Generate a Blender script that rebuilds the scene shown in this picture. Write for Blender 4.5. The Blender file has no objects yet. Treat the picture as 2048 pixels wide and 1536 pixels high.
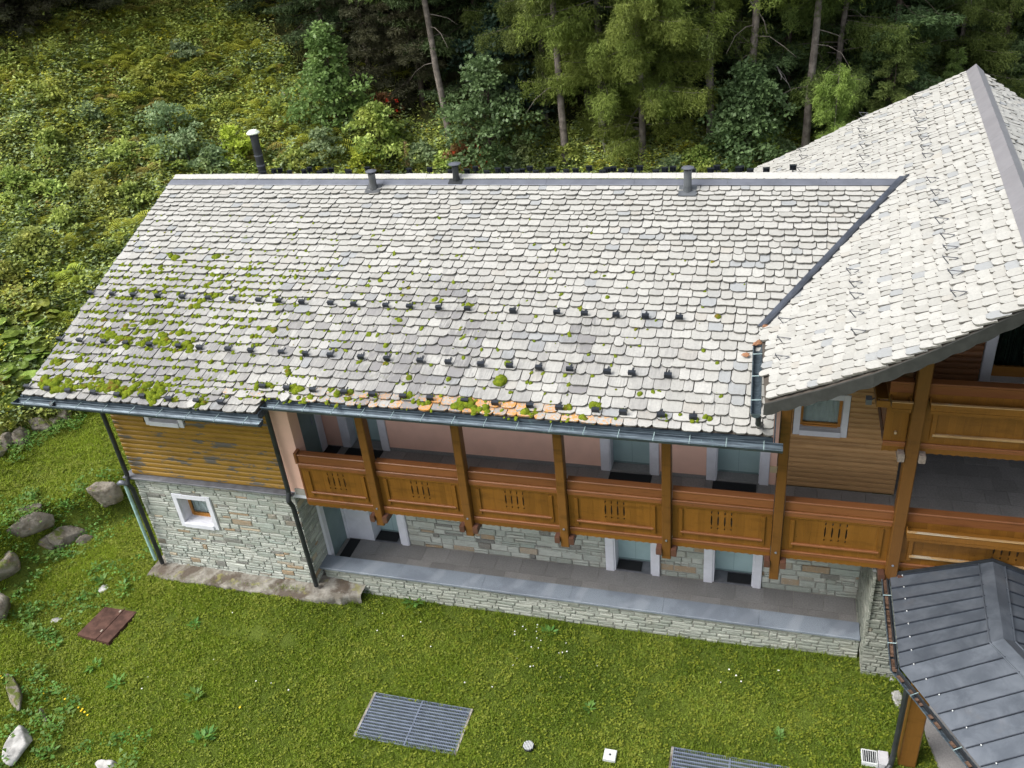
import bpy, math, random
import numpy as np
from mathutils import Vector, Matrix
random.seed(7); np.random.seed(7)
rng = np.random.default_rng(11)
R_ = random.Random(5)
sc = bpy.context.scene
col = sc.collection

# ---------------------------------------------------------------- camera, sky, sun
CAM = np.array([14.2754, -13.5270, 14.5683])
RM = np.array([[0.9595179533, 0.2663947218, -0.0914283844],
               [0.0627615153, -0.5186945089, -0.8526529180],
               [-0.2745656379, 0.8123975989, -0.5144160300]])
FPX = 1771.7157
cd = bpy.data.cameras.new("camera"); cam = bpy.data.objects.new("camera", cd); col.objects.link(cam)
m = Matrix.Identity(4)
for i in range(3):
    m[i][0] = RM[0][i]; m[i][1] = -RM[1][i]; m[i][2] = -RM[2][i]; m[i][3] = CAM[i]
cam.matrix_world = m
cd.sensor_width = 36.0; cd.lens = FPX / 2048 * 36.0
cd.clip_start = 0.1; cd.clip_end = 2000
sc.camera = cam
SUN_EL, SUN_AZ = math.radians(52), math.radians(238)     # azimuth clockwise from +Y
w = bpy.data.worlds.new("World"); sc.world = w; w.use_nodes = True
nt = w.node_tree; nt.nodes.clear()
sky = nt.nodes.new('ShaderNodeTexSky'); sky.sky_type = 'NISHITA'; sky.sun_disc = False
sky.sun_elevation = SUN_EL; sky.sun_rotation = SUN_AZ; sky.air_density = 1.0; sky.dust_density = 4.0; sky.ozone_density = 1.0
hs = nt.nodes.new('ShaderNodeHueSaturation'); hs.inputs['Saturation'].default_value = 0.35
bg = nt.nodes.new('ShaderNodeBackground'); bg.inputs['Strength'].default_value = 0.15
wo = nt.nodes.new('ShaderNodeOutputWorld')
nt.links.new(sky.outputs[0], hs.inputs['Color']); nt.links.new(hs.outputs[0], bg.inputs['Color']); nt.links.new(bg.outputs[0], wo.inputs['Surface'])
sl = bpy.data.lights.new("sun", 'SUN'); sl.energy = 1.3; sl.angle = math.radians(32); sl.color = (1.0, 0.97, 0.92)
so = bpy.data.objects.new("sun", sl); col.objects.link(so)
sd = Vector((math.sin(SUN_AZ) * math.cos(SUN_EL), math.cos(SUN_AZ) * math.cos(SUN_EL), math.sin(SUN_EL)))
so.rotation_euler = sd.to_track_quat('Z', 'Y').to_euler(); so.location = (0, -20, 40)
sc.view_settings.view_transform = 'Standard'; sc.view_settings.look = 'None'
sc.view_settings.gamma = 1; sc.view_settings.use_curve_mapping = False
sc.view_settings.exposure = 1.1

# ---------------------------------------------------------------- view helpers (used to look places up once, in world space)
def ray(px, py):
    d = RM.T @ np.array([(px - 1024) / FPX, (py - 768) / FPX, 1.0]); return d
def onaxis(px, py, ax, v):
    d = ray(px, py); t = (v - CAM[ax]) / d[ax]; return CAM + t * d
def proj(p):
    q = RM @ (np.asarray(p, float) - CAM); return 1024 + FPX * q[0] / q[2], 768 + FPX * q[1] / q[2], q[2]

# ---------------------------------------------------------------- mesh helpers
WL = {}
def wloc(o): return WL.get(o.name, np.zeros(3)) if o is not None else np.zeros(3)
def empty(name, loc, label=None, cat=None, group=None):
    o = bpy.data.objects.new(name, None); col.objects.link(o); o.location = loc; o.empty_display_size = .2
    WL[o.name] = np.array(loc, float)
    if label: o['label'] = label
    if cat: o['category'] = cat
    if group: o['group'] = group
    return o
def tag(o, label=None, cat=None, group=None, kind=None):
    for k, v in (('label', label), ('category', cat), ('group', group), ('kind', kind)):
        if v: o[k] = v
    return o
class MB:
    def __init__(s): s.v = []; s.f = []; s.a = {}
    def add(s, vs, fs, **at):
        b = len(s.v); s.v.extend([tuple(map(float, v)) for v in vs]); n0 = len(s.f)
        s.f.extend([tuple(b + i for i in f) for f in fs])
        for k, val in at.items():
            s.a.setdefault(k, {})
            for i in range(n0, len(s.f)): s.a[k][i] = val
        return s
    def box(s, x0, x1, y0, y1, z0, z1, **at):
        return s.add([(x0,y0,z0),(x1,y0,z0),(x1,y1,z0),(x0,y1,z0),(x0,y0,z1),(x1,y0,z1),(x1,y1,z1),(x0,y1,z1)],
                     [(0,3,2,1),(4,5,6,7),(0,1,5,4),(1,2,6,5),(2,3,7,6),(3,0,4,7)], **at)
    def obb(s, c, ax, ay, az, **at):
        c, ax, ay, az = [np.array(q, float) for q in (c, ax, ay, az)]
        vs = [c + i*ax + j*ay + k*az for k in (-1,1) for j in (-1,1) for i in (-1,1)]
        vs = [vs[0],vs[1],vs[3],vs[2],vs[4],vs[5],vs[7],vs[6]]
        return s.add(vs, [(0,3,2,1),(4,5,6,7),(0,1,5,4),(1,2,6,5),(2,3,7,6),(3,0,4,7)], **at)
    def bevbox(s, x0, x1, y0, y1, z0, z1, b=.01, **at):
        # box with chamfered long edges (profile in the plane across its longest axis)
        d = [x1-x0, y1-y0, z1-z0]; k = d.index(max(d)); b = min(b, .3*min(d))
        lo = [x0,y0,z0]; hi = [x1,y1,z1]; i, j = [q for q in range(3) if q != k]
        pr = [(lo[i]+b,lo[j]),(hi[i]-b,lo[j]),(hi[i],lo[j]+b),(hi[i],hi[j]-b),(hi[i]-b,hi[j]),(lo[i]+b,hi[j]),(lo[i],hi[j]-b),(lo[i],lo[j]+b)]
        vs = []
        for e in (lo[k], hi[k]):
            for p, q in pr:
                v = [0,0,0]; v[i] = p; v[j] = q; v[k] = e; vs.append(v)
        fs = [tuple(range(8))[::-1], tuple(range(8,16))] + [(a, (a+1)%8, 8+(a+1)%8, 8+a) for a in range(8)]
        if k == 1: fs = [f[::-1] for f in fs]
        return s.add(vs, fs, **at)
    def prism(s, poly, c0, c1, **at):
        """poly: list of 3d points; extruded by vector (c1-c0)"""
        n = len(poly); e = np.array(c1, float) - np.array(c0, float)
        vs = [np.array(p, float) for p in poly] + [np.array(p, float) + e for p in poly]
        return s.add(vs, [tuple(range(n))[::-1], tuple(range(n, 2*n))] + [(i, (i+1) % n, n + (i+1) % n, n + i) for i in range(n)], **at)
    def tube(s, pts, r, n=8, cap=True, **at):
        pts = [np.array(p, float) for p in pts]; rs = r if isinstance(r, (list, tuple)) else [r]*len(pts)
        vs = []; up = None
        for i, p in enumerate(pts):
            t = pts[min(i+1, len(pts)-1)] - pts[max(i-1, 0)]; t /= (np.linalg.norm(t) + 1e-9)
            if up is None:
                up = np.array([0,0,1.]) if abs(t[2]) < .9 else np.array([0,1.,0])
            a = np.cross(t, up); a /= (np.linalg.norm(a)+1e-9); b = np.cross(a, t); up = b
            for k in range(n):
                th = 2*math.pi*k/n; vs.append(p + rs[i]*(math.cos(th)*a + math.sin(th)*b))
        fs = [(i*n+k, i*n+(k+1)%n, (i+1)*n+(k+1)%n, (i+1)*n+k) for i in range(len(pts)-1) for k in range(n)]
        if cap: fs += [tuple(range(n))[::-1], tuple(range((len(pts)-1)*n, len(pts)*n))]
        return s.add(vs, fs, **at)
    def grid(s, P, **at):
        nu, nv = len(P), len(P[0])
        vs = [p for row in P for p in row]
        return s.add(vs, [(i*nv+j, (i+1)*nv+j, (i+1)*nv+j+1, i*nv+j+1) for i in range(nu-1) for j in range(nv-1)], **at)
    def build(s, name, mat, parent=None, smooth=False, fix=True, origin=None):
        V = np.array(s.v, float)
        c = (V.min(0) + V.max(0)) / 2 if origin is None else np.array(origin, float)
        me = bpy.data.meshes.new(name); me.from_pydata((V - c).tolist(), [], s.f)
        for k, dct in s.a.items():
            a = me.attributes.new(k, 'FLOAT', 'FACE'); arr = np.zeros(len(s.f), np.float32)
            for i, val in dct.items(): arr[i] = val
            a.data.foreach_set('value', arr)
        if fix:
            import bmesh
            bm = bmesh.new(); bm.from_mesh(me); bmesh.ops.recalc_face_normals(bm, faces=bm.faces); bm.to_mesh(me); bm.free()
        if smooth: me.polygons.foreach_set('use_smooth', [True]*len(me.polygons))
        me.materials.append(mat)
        o = bpy.data.objects.new(name, me); col.objects.link(o)
        if parent is not None: o.parent = parent
        o.location = c - wloc(parent); WL[o.name] = c
        return o
def raw_mesh(name, V, F, attrs=None, mat=None, smooth=False):
    """V (n,3), F (m,k) numpy; quick mesh"""
    me = bpy.data.meshes.new(name); n, mm, k = len(V), len(F), F.shape[1]
    me.vertices.add(n); me.vertices.foreach_set('co', np.asarray(V, np.float32).ravel())
    me.loops.add(mm*k); me.loops.foreach_set('vertex_index', F.astype(np.int32).ravel())
    me.polygons.add(mm); me.polygons.foreach_set('loop_start', np.arange(0, mm*k, k, dtype=np.int32))
    me.polygons.foreach_set('loop_total', np.full(mm, k, np.int32))
    for kk, arr in (attrs or {}).items():
        a = me.attributes.new(kk, 'FLOAT', 'FACE'); a.data.foreach_set('value', np.asarray(arr, np.float32))
    me.update(calc_edges=True)
    if smooth: me.polygons.foreach_set('use_smooth', [True]*mm)
    if mat: me.materials.append(mat)
    return me
def obj_of(name, me, loc=(0,0,0), parent=None):
    o = bpy.data.objects.new(name, me); col.objects.link(o); o.location = loc
    if parent is not None: o.parent = parent
    return o

# ---------------------------------------------------------------- materials
class N:
    def __init__(s, name):
        s.m = bpy.data.materials.new(name); s.m.use_nodes = True; s.t = s.m.node_tree; s.t.nodes.clear()
        s.out = s.t.nodes.new('ShaderNodeOutputMaterial'); s.b = s.t.nodes.new('ShaderNodeBsdfPrincipled')
        s.t.links.new(s.b.outputs[0], s.out.inputs[0]); s.g = s.t.nodes.new('ShaderNodeNewGeometry'); s.pos = s.g.outputs['Position']
        s.tc = s.t.nodes.new('ShaderNodeTexCoord'); s.obj = s.tc.outputs['Object']
    def n(s, t, **k):
        x = s.t.nodes.new(t)
        for a, b in k.items(): setattr(x, a, b)
        return x
    def L(s, a, b): s.t.links.new(a, b)
    def put(s, sock, v):
        if hasattr(v, 'links') or isinstance(v, bpy.types.NodeSocket): s.L(v, sock)
        else:
            if isinstance(v, (tuple, list)) and len(v) == 3 and len(sock.default_value) == 4: v = (*v, 1)
            sock.default_value = v
    def map(s, vec, scale=(1,1,1), rot=(0,0,0), loc=(0,0,0)):
        x = s.n('ShaderNodeMapping'); s.L(vec, x.inputs[0]); x.inputs['Scale'].default_value = scale; x.inputs['Rotation'].default_value = rot; x.inputs['Location'].default_value = loc
        return x.outputs[0]
    def noise(s, scale, det=4, rough=.55, vec=None, dist=0):
        x = s.n('ShaderNodeTexNoise'); s.L(vec if vec is not None else s.pos, x.inputs['Vector']); x.inputs['Scale'].default_value = scale
        x.inputs['Detail'].default_value = det; x.inputs['Roughness'].default_value = rough; x.inputs['Distortion'].default_value = dist
        return x.outputs['Fac']
    def voro(s, scale, vec=None, feat='F1', out='Distance'):
        x = s.n('ShaderNodeTexVoronoi', feature=feat); s.L(vec if vec is not None else s.pos, x.inputs['Vector']); x.inputs['Scale'].default_value = scale
        return x.outputs[out]
    def ramp(s, fac, a, b, lo=0., hi=1.):
        x = s.n('ShaderNodeMapRange'); s.put(x.inputs[0], fac); x.inputs[1].default_value = a; x.inputs[2].default_value = b; x.inputs[3].default_value = lo; x.inputs[4].default_value = hi
        x.interpolation_type = 'SMOOTHSTEP'; return x.outputs[0]
    def mth(s, op, a, b=0.):
        x = s.n('ShaderNodeMath', operation=op); s.put(x.inputs[0], a); s.put(x.inputs[1], b); return x.outputs[0]
    def mix(s, fac, a, b, mode='MIX'):
        x = s.n('ShaderNodeMixRGB', blend_type=mode); s.put(x.inputs[0], fac); s.put(x.inputs[1], a); s.put(x.inputs[2], b); return x.outputs[0]
    def attr(s, name):
        x = s.n('ShaderNodeAttribute', attribute_name=name); return x.outputs['Fac']
    def rnd(s): return s.n('ShaderNodeObjectInfo').outputs['Random']
    def xyz(s, vec=None):
        x = s.n('ShaderNodeSeparateXYZ'); s.L(vec if vec is not None else s.pos, x.inputs[0]); return x.outputs
    def bump(s, h, st=.3, d=.01):
        x = s.n('ShaderNodeBump'); x.inputs['Strength'].default_value = st; x.inputs['Distance'].default_value = d; s.L(h, x.inputs['Height']); s.L(x.outputs[0], s.b.inputs['Normal'])
    def fin(s, c, rough=.7, metal=0., spec=.35):
        s.put(s.b.inputs['Base Color'], c); s.put(s.b.inputs['Roughness'], rough); s.b.inputs['Metallic'].default_value = metal
        s.b.inputs['Specular IOR Level'].default_value = spec; return s.m

def mat_slate():
    k = N('slate'); t = k.attr('tint')
    v = k.map(k.pos, (26, 3.2, 5)); st = k.noise(1., 4, .6, v)
    c = k.mix(k.ramp(t, .15, .95), (.345,.341,.315), (.415,.411,.383))
    c = k.mix(k.ramp(k.attr('tone'), .93, .95), c, (.29,.302,.305))
    c = k.mix(k.ramp(k.attr('tone'), .0, .06, .55, 0.), c, (.37,.345,.30))
    n2 = k.noise(22, 5, .65); c = k.mix(k.ramp(n2, .35, .7, 0, .35), c, (.235,.235,.22))
    # dark weathering streaks where the tiles stay damp
    dk = k.mth('MULTIPLY', k.attr('dark'), k.ramp(st, .40, .62)); c = k.mix(k.mth('MULTIPLY', dk, .85), c, (.12,.118,.12)); c = k.mix(k.mth('MULTIPLY', k.attr('dark'), k.ramp(k.noise(2.2, 4, .6), .35, .6, .25, .95)), c, (.175,.172,.172))
    c = k.mix(k.mth('MULTIPLY', k.ramp(k.attr('dark'), .12, .8), k.ramp(t, .46, .1)), c, (.20,.195,.195))
    sp = k.ramp(k.noise(60, 3, .6), .62, .72); c = k.mix(k.mth('MULTIPLY', sp, .35), c, (.12,.11,.08))
    # greenish film
    gr = k.mth('MULTIPLY', k.ramp(k.noise(9, 4, .6), .55, .75), k.attr('dark')); c = k.mix(k.mth('MULTIPLY', gr, .3), c, (.16,.17,.06))
    c = k.mix(k.mth('MULTIPLY', k.attr('edge'), k.ramp(k.noise(15, 3), .3, .6, .55, .9)), c, (.085,.08,.068))  # tile side faces darkened: dirty broken edges plus course-step shadow painted in
    # orange lichen
    ln = k.mth('ADD', k.mth('MULTIPLY', k.noise(14, 6, .78, dist=.5), .6), k.mth('MULTIPLY', k.noise(34, 4, .7), .4)); thr = k.mth('SUBTRACT', .80, k.mth('MULTIPLY', k.attr('lich'), .315))
    lf = k.mth('MULTIPLY', k.ramp(k.mth('SUBTRACT', ln, thr), 0, .05), k.ramp(k.attr('lich'), .02, .15))
    lc = k.mix(k.noise(40, 3), (.50,.19,.03), (.46,.27,.10)); c = k.mix(lf, c, lc)
    k.bump(k.mth('ADD', k.noise(38, 5, .7), k.mth('MULTIPLY', k.noise(8, 3), 1.5)), .45, .012)
    return k.fin(c, .72, spec=.3)
def mat_stone(nm='gneiss', f=1.):
    k = N(nm); t = k.attr('tint'); q = k.attr('tone')
    c = k.mix(k.ramp(t, 0, 1), (.30,.33,.29), (.47,.49,.44))
    c = k.mix(k.ramp(q, .885, .90), c, (.33,.235,.14)); c = k.mix(k.ramp(q, .93, .95), c, (.17,.17,.155)); c = k.mix(k.ramp(q, .97, .975), c, (.5,.42,.3))
    c = k.mix(k.ramp(q, .0, .12, .6, 0), c, (.30,.36,.32))
    v = k.map(k.pos, (4, 4, 26)); c = k.mix(k.ramp(k.noise(1.3, 5, .7, v), .4, .66, 0, .5), c, (.24,.25,.22))
    c = k.mix(k.ramp(k.noise(28, 4, .7), .52, .75, 0, .5), c, (.55,.55,.51))
    c = k.mix(k.ramp(k.noise(2.2, 3), .5, .75, 0, .3), c, (.27,.25,.19))
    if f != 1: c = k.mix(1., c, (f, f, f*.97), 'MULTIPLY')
    k.bump(k.mth('ADD', k.noise(24, 5, .7), k.noise(1.6, 5, .7, v)), .6, .02)
    return k.fin(c, .85, spec=.2)
def mat_joint():
    k = N('joint_mortar'); c = k.mix(k.noise(20, 4), (.23,.225,.20), (.38,.37,.33)); k.bump(k.noise(40), .5, .01); return k.fin(c, .95, spec=.1)
def mat_wood(name, a, b, peel=0., dirt=0., vert=False, gray=(.20,.19,.18), rough=.45):
    k = N(name); sc_ = (30, 30, 2.2) if vert else (2.2, 30, 30)
    v = k.map(k.pos, sc_); g = k.noise(1.4, 5, .65, v, .6); r = k.rnd()
    c = k.mix(g, a, b); hv = k.n('ShaderNodeHueSaturation'); k.L(c, hv.inputs['Color']); k.L(k.mth('ADD', k.mth('MULTIPLY', r, .3), .85), hv.inputs['Value']); c = hv.outputs[0]
    kn = k.voro(5.5, k.map(k.pos, (1,1,1.6) if not vert else (1,1,.6))); c = k.mix(k.ramp(kn, .05, .035), c, tuple(q*.35 for q in a))
    if dirt: c = k.mix(k.ramp(k.noise(3.1, 4, .6, k.map(k.pos, (.5,1,2))), .5, .72, 0, dirt), c, tuple(q*.45 for q in a))
    if peel:
        z = k.xyz(); pn = k.noise(1.3, 6, .72, k.map(k.pos, (1.2, 3, 5))); pm = k.noise(1.1, 2, .5)
        f = k.ramp(k.mth('ADD', pn, k.mth('MULTIPLY', pm, .5)), .845 - peel*.05, .875 - peel*.05)
        c = k.mix(f, c, k.mix(k.noise(30, 4, .6, v), gray, tuple(q*.5 for q in gray)))
        k.put(k.b.inputs['Roughness'], rough)
    k.bump(g, .25, .004)
    return k.fin(c, rough, spec=.35)
def mat_plain(name, c0, var=.12, rough=.7, metal=0., sc_=6., spec=.3, bump=.0, bsc=60):
    k = N(name); n = k.noise(sc_, 5, .6)
    c = k.mix(k.ramp(n, .3, .7), tuple(q*(1-var) for q in c0), tuple(min(1, q*(1+var)) for q in c0))
    if bump: k.bump(k.noise(bsc, 4), bump, .006)
    return k.fin(c, rough, metal, spec)
def mat_leafs(name, ca, cb, cc, trans=.35, rough=.55, big=.35):
    """leaf material: per-face tint between ca and cb, patches of cc"""
    k = N(name); t = k.attr('tint'); c = k.mix(t, ca, cb)
    c = k.mix(k.ramp(k.noise(big, 3, .6), .48, .68, 0, .6), c, cc)
    r = k.rnd(); hv = k.n('ShaderNodeHueSaturation'); k.L(c, hv.inputs['Color']); k.L(k.mth('ADD', k.mth('MULTIPLY', r, .35), .82), hv.inputs['Value']); k.L(k.mth('ADD', k.mth('MULTIPLY', r, .03), .485), hv.inputs['Hue'])
    c = hv.outputs[0]
    k.put(k.b.inputs['Base Color'], c); k.b.inputs['Roughness'].default_value = rough; k.b.inputs['Specular IOR Level'].default_value = .25
    tr = k.n('ShaderNodeBsdfTranslucent'); k.L(c, tr.inputs['Color']); mx = k.n('ShaderNodeMixShader'); mx.inputs[0].default_value = trans
    k.L(k.b.outputs[0], mx.inputs[1]); k.L(tr.outputs[0], mx.inputs[2]); k.L(mx.outputs[0], k.out.inputs[0])
    return k.m
def mat_metal():
    k = N('weathered_copper_sheet'); n = k.noise(2.3, 6, .65, dist=.5)
    c = k.mix(k.ramp(n, .35, .7), (.07,.083,.102), (.115,.132,.156)); c = k.mix(k.ramp(k.noise(1.1, 4, .6), .58, .75, 0, .35), c, (.12,.105,.095))
    k.b.inputs['Base Color'].default_value = (.1,.1,.1,1)
    c = k.mix(k.ramp(k.noise(7, 4, .7), .66, .74, 0, .3), c, (.20,.23,.23))
    return k.fin(c, k.ramp(k.noise(3, 4), .3, .7, .36, .5), .35, .5)
def mat_gutter():
    k = N('patinated_gutter_metal'); v = k.map(k.pos, (1.2, 12, 12)); n = k.noise(1.5, 5, .7, v)
    c = k.mix(k.ramp(n, .35, .7), (.04,.055,.07), (.115,.15,.175)); c = k.mix(k.ramp(k.noise(5, 5, .7), .6, .75, 0, .5), c, (.20,.32,.31))
    return k.fin(c, .45, .5, .4)
def mat_granite():
    k = N('blue_grey_granite'); c = k.mix(k.ramp(k.noise(90, 3, .8), .35, .65), (.105,.13,.16), (.25,.28,.32))
    v = k.map(k.pos, (1,1,1), (0,0,.5)); wv = k.n('ShaderNodeTexWave'); k.L(v, wv.inputs[0]); wv.inputs['Scale'].default_value = .35; wv.inputs['Distortion'].default_value = 9; wv.inputs['Detail'].default_value = 4; wv.inputs['Detail Scale'].default_value = .7
    c = k.mix(k.ramp(wv.outputs['Fac'], .75, .98, 0, .22), c, (.36,.39,.43)); c = k.mix(k.ramp(k.noise(1.3, 4), .45, .6, 0, .5), c, (.10,.115,.145))
    return k.fin(c, .5, spec=.4)
def mat_concrete():
    k = N('stained_concrete'); c = k.mix(k.ramp(k.noise(3.5, 6, .65), .35, .65), (.15,.135,.11), (.30,.285,.25))
    c = k.mix(k.ramp(k.noise(1.7, 5, .6), .48, .62, 0, .85), c, (.075,.055,.04)); c = k.mix(k.ramp(k.noise(2.5, 4, .6, k.map(k.pos, (1,1,1), loc=(4,2,0))), .6, .7, 0, .6), c, (.26,.25,.08))
    k.bump(k.noise(25, 5, .7), .5, .02); return k.fin(c, .9, spec=.15)
def mat_rock():
    k = N('lichened_rock'); n = k.noise(2.5, 7, .7, k.obj); c = k.mix(k.ramp(n, .35, .65), (.11,.095,.072), (.27,.245,.205))
    c = k.mix(k.ramp(k.noise(6, 5, .7), .58, .68, 0, .6), c, (.30,.19,.09)); z = k.n('ShaderNodeSeparateXYZ'); k.L(k.g.outputs['Normal'], z.inputs[0])
    ms = k.mth('MULTIPLY', k.ramp(k.noise(3.1, 5, .6), .5, .58), k.ramp(z.outputs[2], .3, .8)); c = k.mix(k.mth('MULTIPLY', ms, k.ramp(k.rnd(), .3, .5)), c, (.10,.12,.03))
    k.bump(k.noise(9, 7, .75), .9, .06); return k.fin(c, .9, spec=.15)
def mat_ground(name, a, b, c2, s1=1.2):
    k = N(name); c = k.mix(k.ramp(k.noise(s1, 6, .65), .35, .65), a, b); c = k.mix(k.ramp(k.noise(s1*6, 5, .7), .5, .7, 0, .6), c, c2)
    k.bump(k.noise(30, 5, .7), .7, .04); return k.fin(c, .95, spec=.1)
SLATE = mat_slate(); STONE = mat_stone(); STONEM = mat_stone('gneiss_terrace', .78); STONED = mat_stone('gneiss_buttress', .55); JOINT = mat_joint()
W_OCHRE = mat_wood('ochre_peeling_siding', (.185,.10,.012), (.30,.17,.024), peel=1., dirt=.35, rough=.5, gray=(.13,.115,.095))
W_TAN = mat_wood('tan_larch_siding', (.33,.185,.08), (.47,.285,.125), dirt=.3)
W_DARK = mat_wood('brown_siding', (.17,.075,.033), (.27,.125,.055), dirt=.3)
W_RAIL = mat_wood('varnished_rail_wood', (.118,.050,.008), (.205,.090,.014), dirt=.4, vert=True, rough=.42)
W_RED = mat_wood('reddish_handrail_wood', (.14,.054,.020), (.23,.09,.032), dirt=.4, rough=.38)
W_POST = mat_wood('varnished_post_wood', (.10,.045,.011), (.185,.082,.018), dirt=.5, vert=True, rough=.4)
W_OLD = mat_wood('weathered_shelf_wood', (.22,.12,.045), (.42,.28,.13), peel=.9, dirt=.5, rough=.7, gray=(.42,.35,.25))
W_BRK = mat_wood('dark_bracket_wood', (.065,.03,.02), (.11,.052,.034), dirt=.4, rough=.5)
W_SASH = mat_wood('window_sash_wood', (.34,.15,.03), (.48,.23,.06), rough=.4)
PINK = mat_plain('pink_render', (.72,.46,.36), .05, .9, bump=.25, bsc=120, sc_=2)
WHITE = mat_plain('white_painted_surround', (.60,.61,.655), .06, .75, sc_=4, bump=.15, bsc=90)
DOORP = mat_plain('grey_green_door_panel', (.32,.44,.44), .06, .45, sc_=2)
DOORD = mat_plain('grey_green_side_door', (.17,.235,.235), .08, .5, sc_=2)
SEAM = mat_plain('dark_seam_metal', (.035,.042,.055), .2, .5, .3); HOOKD = mat_plain('dark_hook_wire', (.10,.105,.115), .1, .5, .4); HOOK = mat_plain('pale_gutter_hook', (.27,.36,.36), .2, .5, .3, 9, .4); METAL = mat_metal(); GUT = mat_gutter(); GRAN = mat_granite(); CONC = mat_concrete(); ROCK = mat_rock()
LEADP = mat_plain('pale_ridge_lead', (.25,.245,.26), .08, .5, .3, 3, .4); LEAD = mat_plain('ridge_lead', (.13,.14,.165), .12, .45, .4, 3, .4)
PIPE = mat_plain('dark_pipe_metal', (.038,.042,.046), .25, .45, .45, 4, .4)
PIPEG = mat_plain('green_copper_pipe', (.30,.46,.43), .2, .7, .1, 8, .3)
BLACKM = mat_plain('black_snow_guard_metal', (.022,.027,.035), .2, .4, .5, 9, .4)
STEEL = mat_plain('galvanised_steel', (.23,.27,.35), .15, .4, .45, 7, .5)
RUST = mat_plain('rusty_sheet', (.08,.042,.032), .35, .75, .2, 5, .2, bump=.3)
PAVE = N('grey_paving'); _c = PAVE.mix(PAVE.ramp(PAVE.noise(30, 4, .7), .3, .7), (.185,.18,.178), (.255,.247,.242)); _c = PAVE.mix(PAVE.ramp(PAVE.noise(1.5, 4), .4, .7, 0, .4), _c, (.15,.145,.143)); PAVE.bump(PAVE.noise(50), .2, .005)
hv = PAVE.n('ShaderNodeHueSaturation'); PAVE.L(_c, hv.inputs['Color']); PAVE.L(PAVE.mth('ADD', PAVE.mth('MULTIPLY', PAVE.rnd(), .25), .88), hv.inputs['Value']); PAVE = PAVE.fin(hv.outputs[0], .65, spec=.3)
RUBBER = mat_plain('black_rubber_mat', (.018,.019,.021), .2, .85, sc_=60, bump=.6, bsc=150)
CURTAIN = mat_plain('dark_green_curtain', (.012,.028,.018), .3, .9, sc_=9)
BLIND = mat_plain('pale_blind', (.42,.47,.46), .05, .8)
DARKSTONE = mat_plain('dark_slate_ledge', (.13,.135,.15), .2, .6, 0, 5, .35, bump=.3)
CREAM = mat_plain('cream_cover', (.55,.46,.28), .05, .6)
WHITEM = mat_plain('white_metal', (.5,.52,.52), .05, .5)
STOVECAP = mat_plain('pale_stove_cap', (.60,.66,.55), .08, .5)
PALEST = mat_plain('pale_cap_stone', (.4,.4,.42), .1, .8, sc_=8, bump=.3)
DARKIN = mat_plain('dark_interior', (.02,.02,.02), .1, .9)
GLASS = N('window_glass'); GLASS.b.inputs['Base Color'].default_value = (.9,.95,.95,1); GLASS.b.inputs['Roughness'].default_value = .02; GLASS.b.inputs['Transmission Weight'].default_value = 1.; GLASS.b.inputs['IOR'].default_value = 1.25; GLASS = GLASS.m
MOSS = N('roof_moss'); _c = MOSS.mix(MOSS.ramp(MOSS.noise(12, 5, .7), .35, .65), (.085,.125,.010), (.185,.225,.016)); _c = MOSS.mix(MOSS.ramp(MOSS.noise(5, 4, .6), .56, .68), _c, (.15,.105,.02)); MOSS.bump(MOSS.noise(140, 4, .8), .9, .02); MOSS = MOSS.fin(_c, .95, spec=.1)
BARK_L = mat_plain('larch_bark', (.155,.135,.118), .4, .95, sc_=5, spec=.1, bump=.8, bsc=14)
BARK_D = mat_plain('spruce_bark', (.07,.055,.045), .4, .95, sc_=6, spec=.1, bump=.8, bsc=20)
DEAD = mat_plain('dead_grey_branch', (.30,.28,.26), .3, .9, sc_=8, spec=.1)
GRASSG = mat_ground('lawn_soil', (.045,.065,.014), (.075,.105,.02), (.055,.05,.02), 1.5)
GRASS = mat_leafs('lawn_grass', (.095,.145,.014), (.28,.355,.032), (.25,.305,.04), .3, .6, .45)
LEAF_W = mat_leafs('broad_weed_leaf', (.07,.17,.03), (.14,.26,.05), (.11,.2,.04), .3, .5, 1.)
HERB = mat_leafs('hillside_herbs', (.13,.165,.04), (.54,.59,.16), (.50,.46,.15), .35, .6, .22)
SHRUB = mat_leafs('shrub_leaves', (.13,.19,.04), (.50,.58,.15), (.50,.50,.11), .35, .5, .5)
SHRUBB = mat_leafs('blue_green_shrub_leaves', (.13,.20,.09), (.34,.43,.22), (.28,.34,.11), .35, .5, .5)
FERN = mat_leafs('fern_fronds', (.24,.30,.03), (.58,.64,.10), (.58,.56,.10), .4, .6, .3)
BRACKEN = mat_leafs('browned_fern_fronds', (.26,.20,.05), (.46,.38,.12), (.33,.31,.07), .4, .6, .5)
YELLOW = mat_leafs('yellow_herb', (.33,.31,.02), (.5,.44,.03), (.36,.34,.04), .3, .6, .5)
BUTTER = mat_leafs('butterbur_leaves', (.15,.22,.035), (.29,.38,.075), (.34,.34,.07), .35, .5, .5)
LARCH = mat_leafs('larch_needles', (.05,.085,.022), (.15,.21,.05), (.13,.17,.04), .4, .6, .25)
LARCHB = mat_leafs('bright_larch_needles', (.09,.135,.025), (.25,.32,.07), (.21,.26,.05), .4, .6, .25)
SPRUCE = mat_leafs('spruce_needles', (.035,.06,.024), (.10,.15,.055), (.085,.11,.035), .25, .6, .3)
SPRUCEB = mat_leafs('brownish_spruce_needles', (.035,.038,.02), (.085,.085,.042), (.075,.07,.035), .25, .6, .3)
MAPLE = mat_leafs('maple_leaves', (.09,.16,.04), (.25,.37,.12), (.18,.26,.06), .35, .45, .5)
MAPLEB = mat_leafs('blue_green_maple_leaves', (.075,.13,.05), (.20,.31,.13), (.14,.22,.08), .35, .45, .5)
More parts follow.
